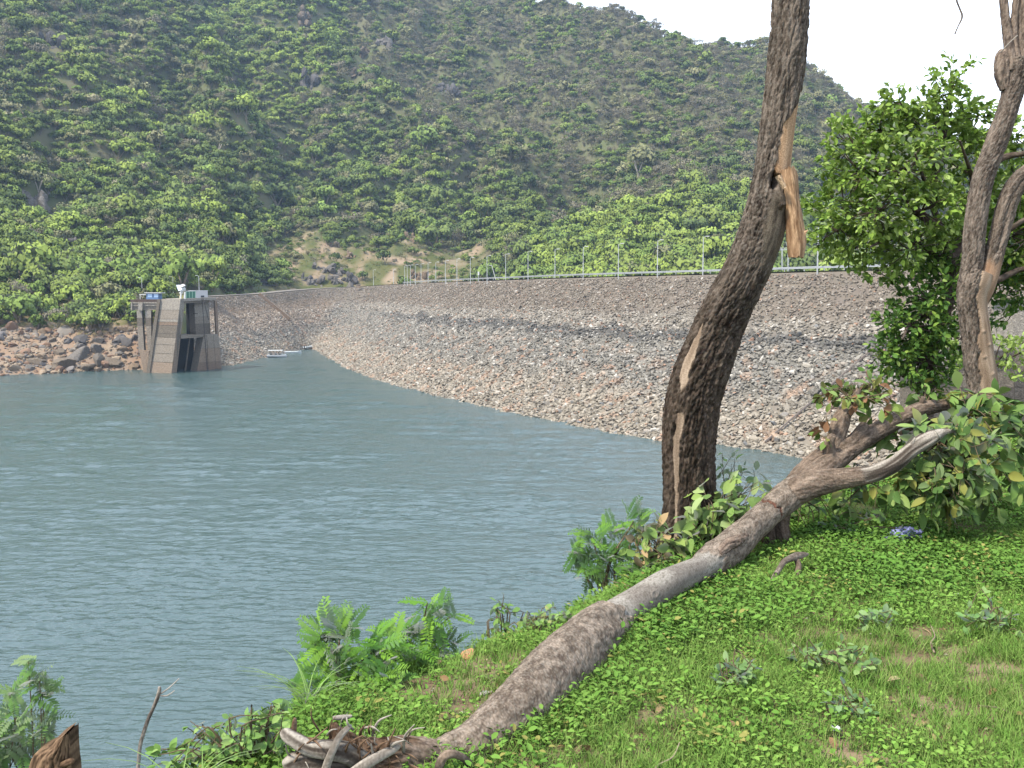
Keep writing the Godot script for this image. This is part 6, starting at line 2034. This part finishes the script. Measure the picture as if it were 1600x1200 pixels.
	for q in [[485, 1110, 3.7, "tuft of long grass behind the torn root end"], [1000, 880, 5.6, "long grass blades arching beside the dark feathery bush"], [290, 1200, 3.0, "long grass blades at the bottom edge beside the dead stick"]]:
		var p := Vector3(at(q[0], q[1], q[2]).x, 0, -q[2])
		p.y = minf(bank_y(p.x, q[2]), at(q[0], q[1], q[2]).y)
		var o := thing("long_grass", q[3], "grass", p)
		for k in 26:
			var a := r.randf() * TAU
			var out := Vector3(cos(a), 0, sin(a) * 0.7)
			var l := r.randf_range(0.18, 0.36)
			var v := PackedVector3Array()
			for m in 6:
				var t := m / 5.0
				var c := out * l * t * (0.35 + 0.5 * t) + Vector3(0, l * (t - 0.5 * t * t), 0)
				var w := Vector3(-out.z, 0, out.x) * 0.005 * (1.0 - t * 0.95)
				v.append(c - w)
				v.append(c + Vector3(0, -0.0015, 0))
				v.append(c + w)
			put("blade", sheet(v, 6, 3), gm, o).position = Vector3(r.randfn() * 0.02, 0, r.randfn() * 0.02)

# ------------------------------------------------------------------ small things lying about
func build_litter() -> void:
	var sv := rough_bark(Color(0.1, 0.085, 0.075), Color(0.33, 0.3, 0.27), 0.4, 1.6)
	var dk := rough_bark(Color(0.045, 0.03, 0.022), Color(0.13, 0.085, 0.055), 0.0, 2.5)
	var st := thing("dead_stick", "thin forked dead stick standing up against the water at the bottom left", "stick", at(214, 1235, 3.1))
	put("stem", limb(px_path([[212, 1240, 3.1, 6], [216, 1195, 3.1, 6], [219, 1165, 3.1, 6], [226, 1140, 3.1, 6], [234, 1118, 3.1, 6], [243, 1098, 3.1, 6], [249, 1080, 3.1, 6.5], [249, 1073, 3.1, 4]]), 0.006, 14, sv, st.position), M.bark, st)
	for q in [[251, 1084, 264, 1075, 280, 1060], [250, 1087, 261, 1087, 273, 1079]]:
		put("side_twig", limb(px_path([[q[0], q[1], 3.1, 2.4], [q[2], q[3], 3.1, 2], [q[4], q[5], 3.1, 1.2]]), 0.01, 8, sv, st.position), M.bark, st)
	var sp := thing("broken_stump", "jagged dark broken stump rising at the bottom left corner", "stump", at(92, 1230, 2.95))
	var m := plank([[107, 1141], [90, 1152], [78, 1164], [62, 1172], [50, 1185], [38, 1225]], [[109.5, 1141], [110, 1160], [111, 1175], [112, 1190], [114, 1205], [116, 1225]], 2.95, 0.06, 0.03, Color(0.05, 0.032, 0.022), Color(0.15, 0.1, 0.065), 60, 24)
	var w := put("shard", m, M.wood, sp)
	w.position = -sp.position
	put("knob", limb(px_path([[98, 1196, 2.93, 12], [108, 1190, 2.92, 11], [114, 1189, 2.92, 9], [116, 1189, 2.92, 4]]), 0.006, 14, dk, sp.position), M.bark, sp)
	var cs := thing("crooked_stem", "brown crooked stem bending up through the feathery bush", "stem", at(528, 1106, 3.85))
	put("stem", limb(px_path([[540, 1112, 3.85, 13], [528, 1102, 3.85, 12], [523, 1088, 3.85, 11], [528, 1078, 3.86, 9], [529, 1060, 3.88, 8], [527, 1042, 3.9, 8], [526, 1020, 3.95, 6]]), 0.006, 18, rough_bark(Color(0.09, 0.065, 0.05), Color(0.2, 0.155, 0.125), 0.1, 1.2), cs.position), M.bark, cs)
	put("side_stem", limb(px_path([[523, 1096, 3.84, 8], [534, 1086, 3.84, 7], [533, 1070, 3.85, 5]]), 0.008, 12, rough_bark(Color(0.09, 0.065, 0.05), Color(0.2, 0.155, 0.125), 0.1, 1.2), cs.position), M.bark, cs)
	# crumpled bag
	var bg := ground_px(1412, 846)
	var v := PackedVector3Array()
	for i in 26:
		var ph := PI * i / 25.0
		for j in 44:
			var th := TAU * j / 44.0
			var q := Vector3(sin(ph) * cos(th), cos(ph), sin(ph) * sin(th))
			var n := 1.0 - absf(nz.get_noise_3d(q.x * 130.0 + 7.0, q.y * 130.0, q.z * 130.0)) * 1.3 + 0.15 * nz2.get_noise_3d(q.x * 400.0, q.y * 400.0, q.z * 400.0)
			v.append(q * n * Vector3(0.13, 0.062, 0.08) + Vector3(0, 0.015 * q.x, 0))
	var bagm := mat(Color(0.2, 0.22, 0.42), 0.35, 0.5, false, 0.3)
	var bag := thing("plastic_bag", "crumpled blue plastic bag lying under the drooping leaves", "bag", bg + Vector3(0, 0.035, 0))
	put("crumpled_film", sheet(v, 26, 44, null, true), bagm, bag)
	var k := plank([[1385, 838], [1380, 842]], [[1394, 836], [1386, 846]], -bg.z - 0.02, 0.006, 0.01, Color(0.2, 0.22, 0.42), Color(0.3, 0.33, 0.52), 10, 8)
	put("handle", k, M.wood, bag).position = -bag.position
	# paper, stones
	for q in [[1498, 940, 0.022, "small scrap of white paper in the upper right of the grass"], [1306, 1154, 0.018, "small scrap of white paper near the bare patch at the bottom"]]:
		var p := ground_px(q[0], q[1])
		var vv := PackedVector3Array()
		for i in 7:
			for j in 7:
				vv.append(Vector3((i - 3) / 3.0 * q[2], 0.012 + 0.03 * absf(nz.get_noise_2d(i * 30.0 + q[0], j * 30.0)), (j - 3) / 3.0 * q[2] * 0.8))
		for i in 7:
			for j in 7: vv.append(vv[(6 - i) * 7 + j] - Vector3(0, 0.002, 0))
		var o := put("paper_scrap", sheet(vv, 14, 7), M.white)
		o.position = p + Vector3(0, 0.02, 0)
		tag(o, q[3], "paper")
	for q in [[731, 1030, 12, 1.0, Color(0.33, 0.17, 0.1), "rounded red brown stone on the brow of the bank"], [756, 1087, 9, 0.6, Color(0.28, 0.26, 0.23), "pale flat stone beside the upper edge of the fallen trunk"], [690, 1128, 13, 0.5, Color(0.33, 0.23, 0.17), "brown flat stone among the weeds above the root end"], [722, 1118, 9, 0.5, Color(0.34, 0.3, 0.28), "grey stone in the soil beside the lower trunk"], [1433, 1105, 6, 0.5, Color(0.42, 0.33, 0.26), "small pinkish stone alone in the lower grass"], [1275, 1062, 11, 0.4, Color(0.36, 0.24, 0.16), "tan stone at the foot of the small shrub"], [1060, 968, 7, 0.5, Color(0.3, 0.28, 0.27), "grey stone in the shade below the stripped trunk"], [1405, 1192, 5, 0.6, Color(0.2, 0.18, 0.16), "pale pebble on the bare patch at the bottom edge"], [1343, 1193, 3, 0.6, Color(0.22, 0.2, 0.18), "smaller pale pebble left on the bare patch at the bottom"]]:
		var p := ground_px(q[0], q[1])
		var s: float = q[2] * mpp(q[1], -p.z)
		var o := put("stone", blob(Vector3(1, q[3], 0.8), 0.4, 70.0, int(q[0]), 3, 0.6), mat(q[4], 0.9, 0.2))
		o.position = p + Vector3(0, s * q[3] * 0.5, 0)
		o.scale = Vector3(s, s, s)
		tag(o, q[5], "stone")
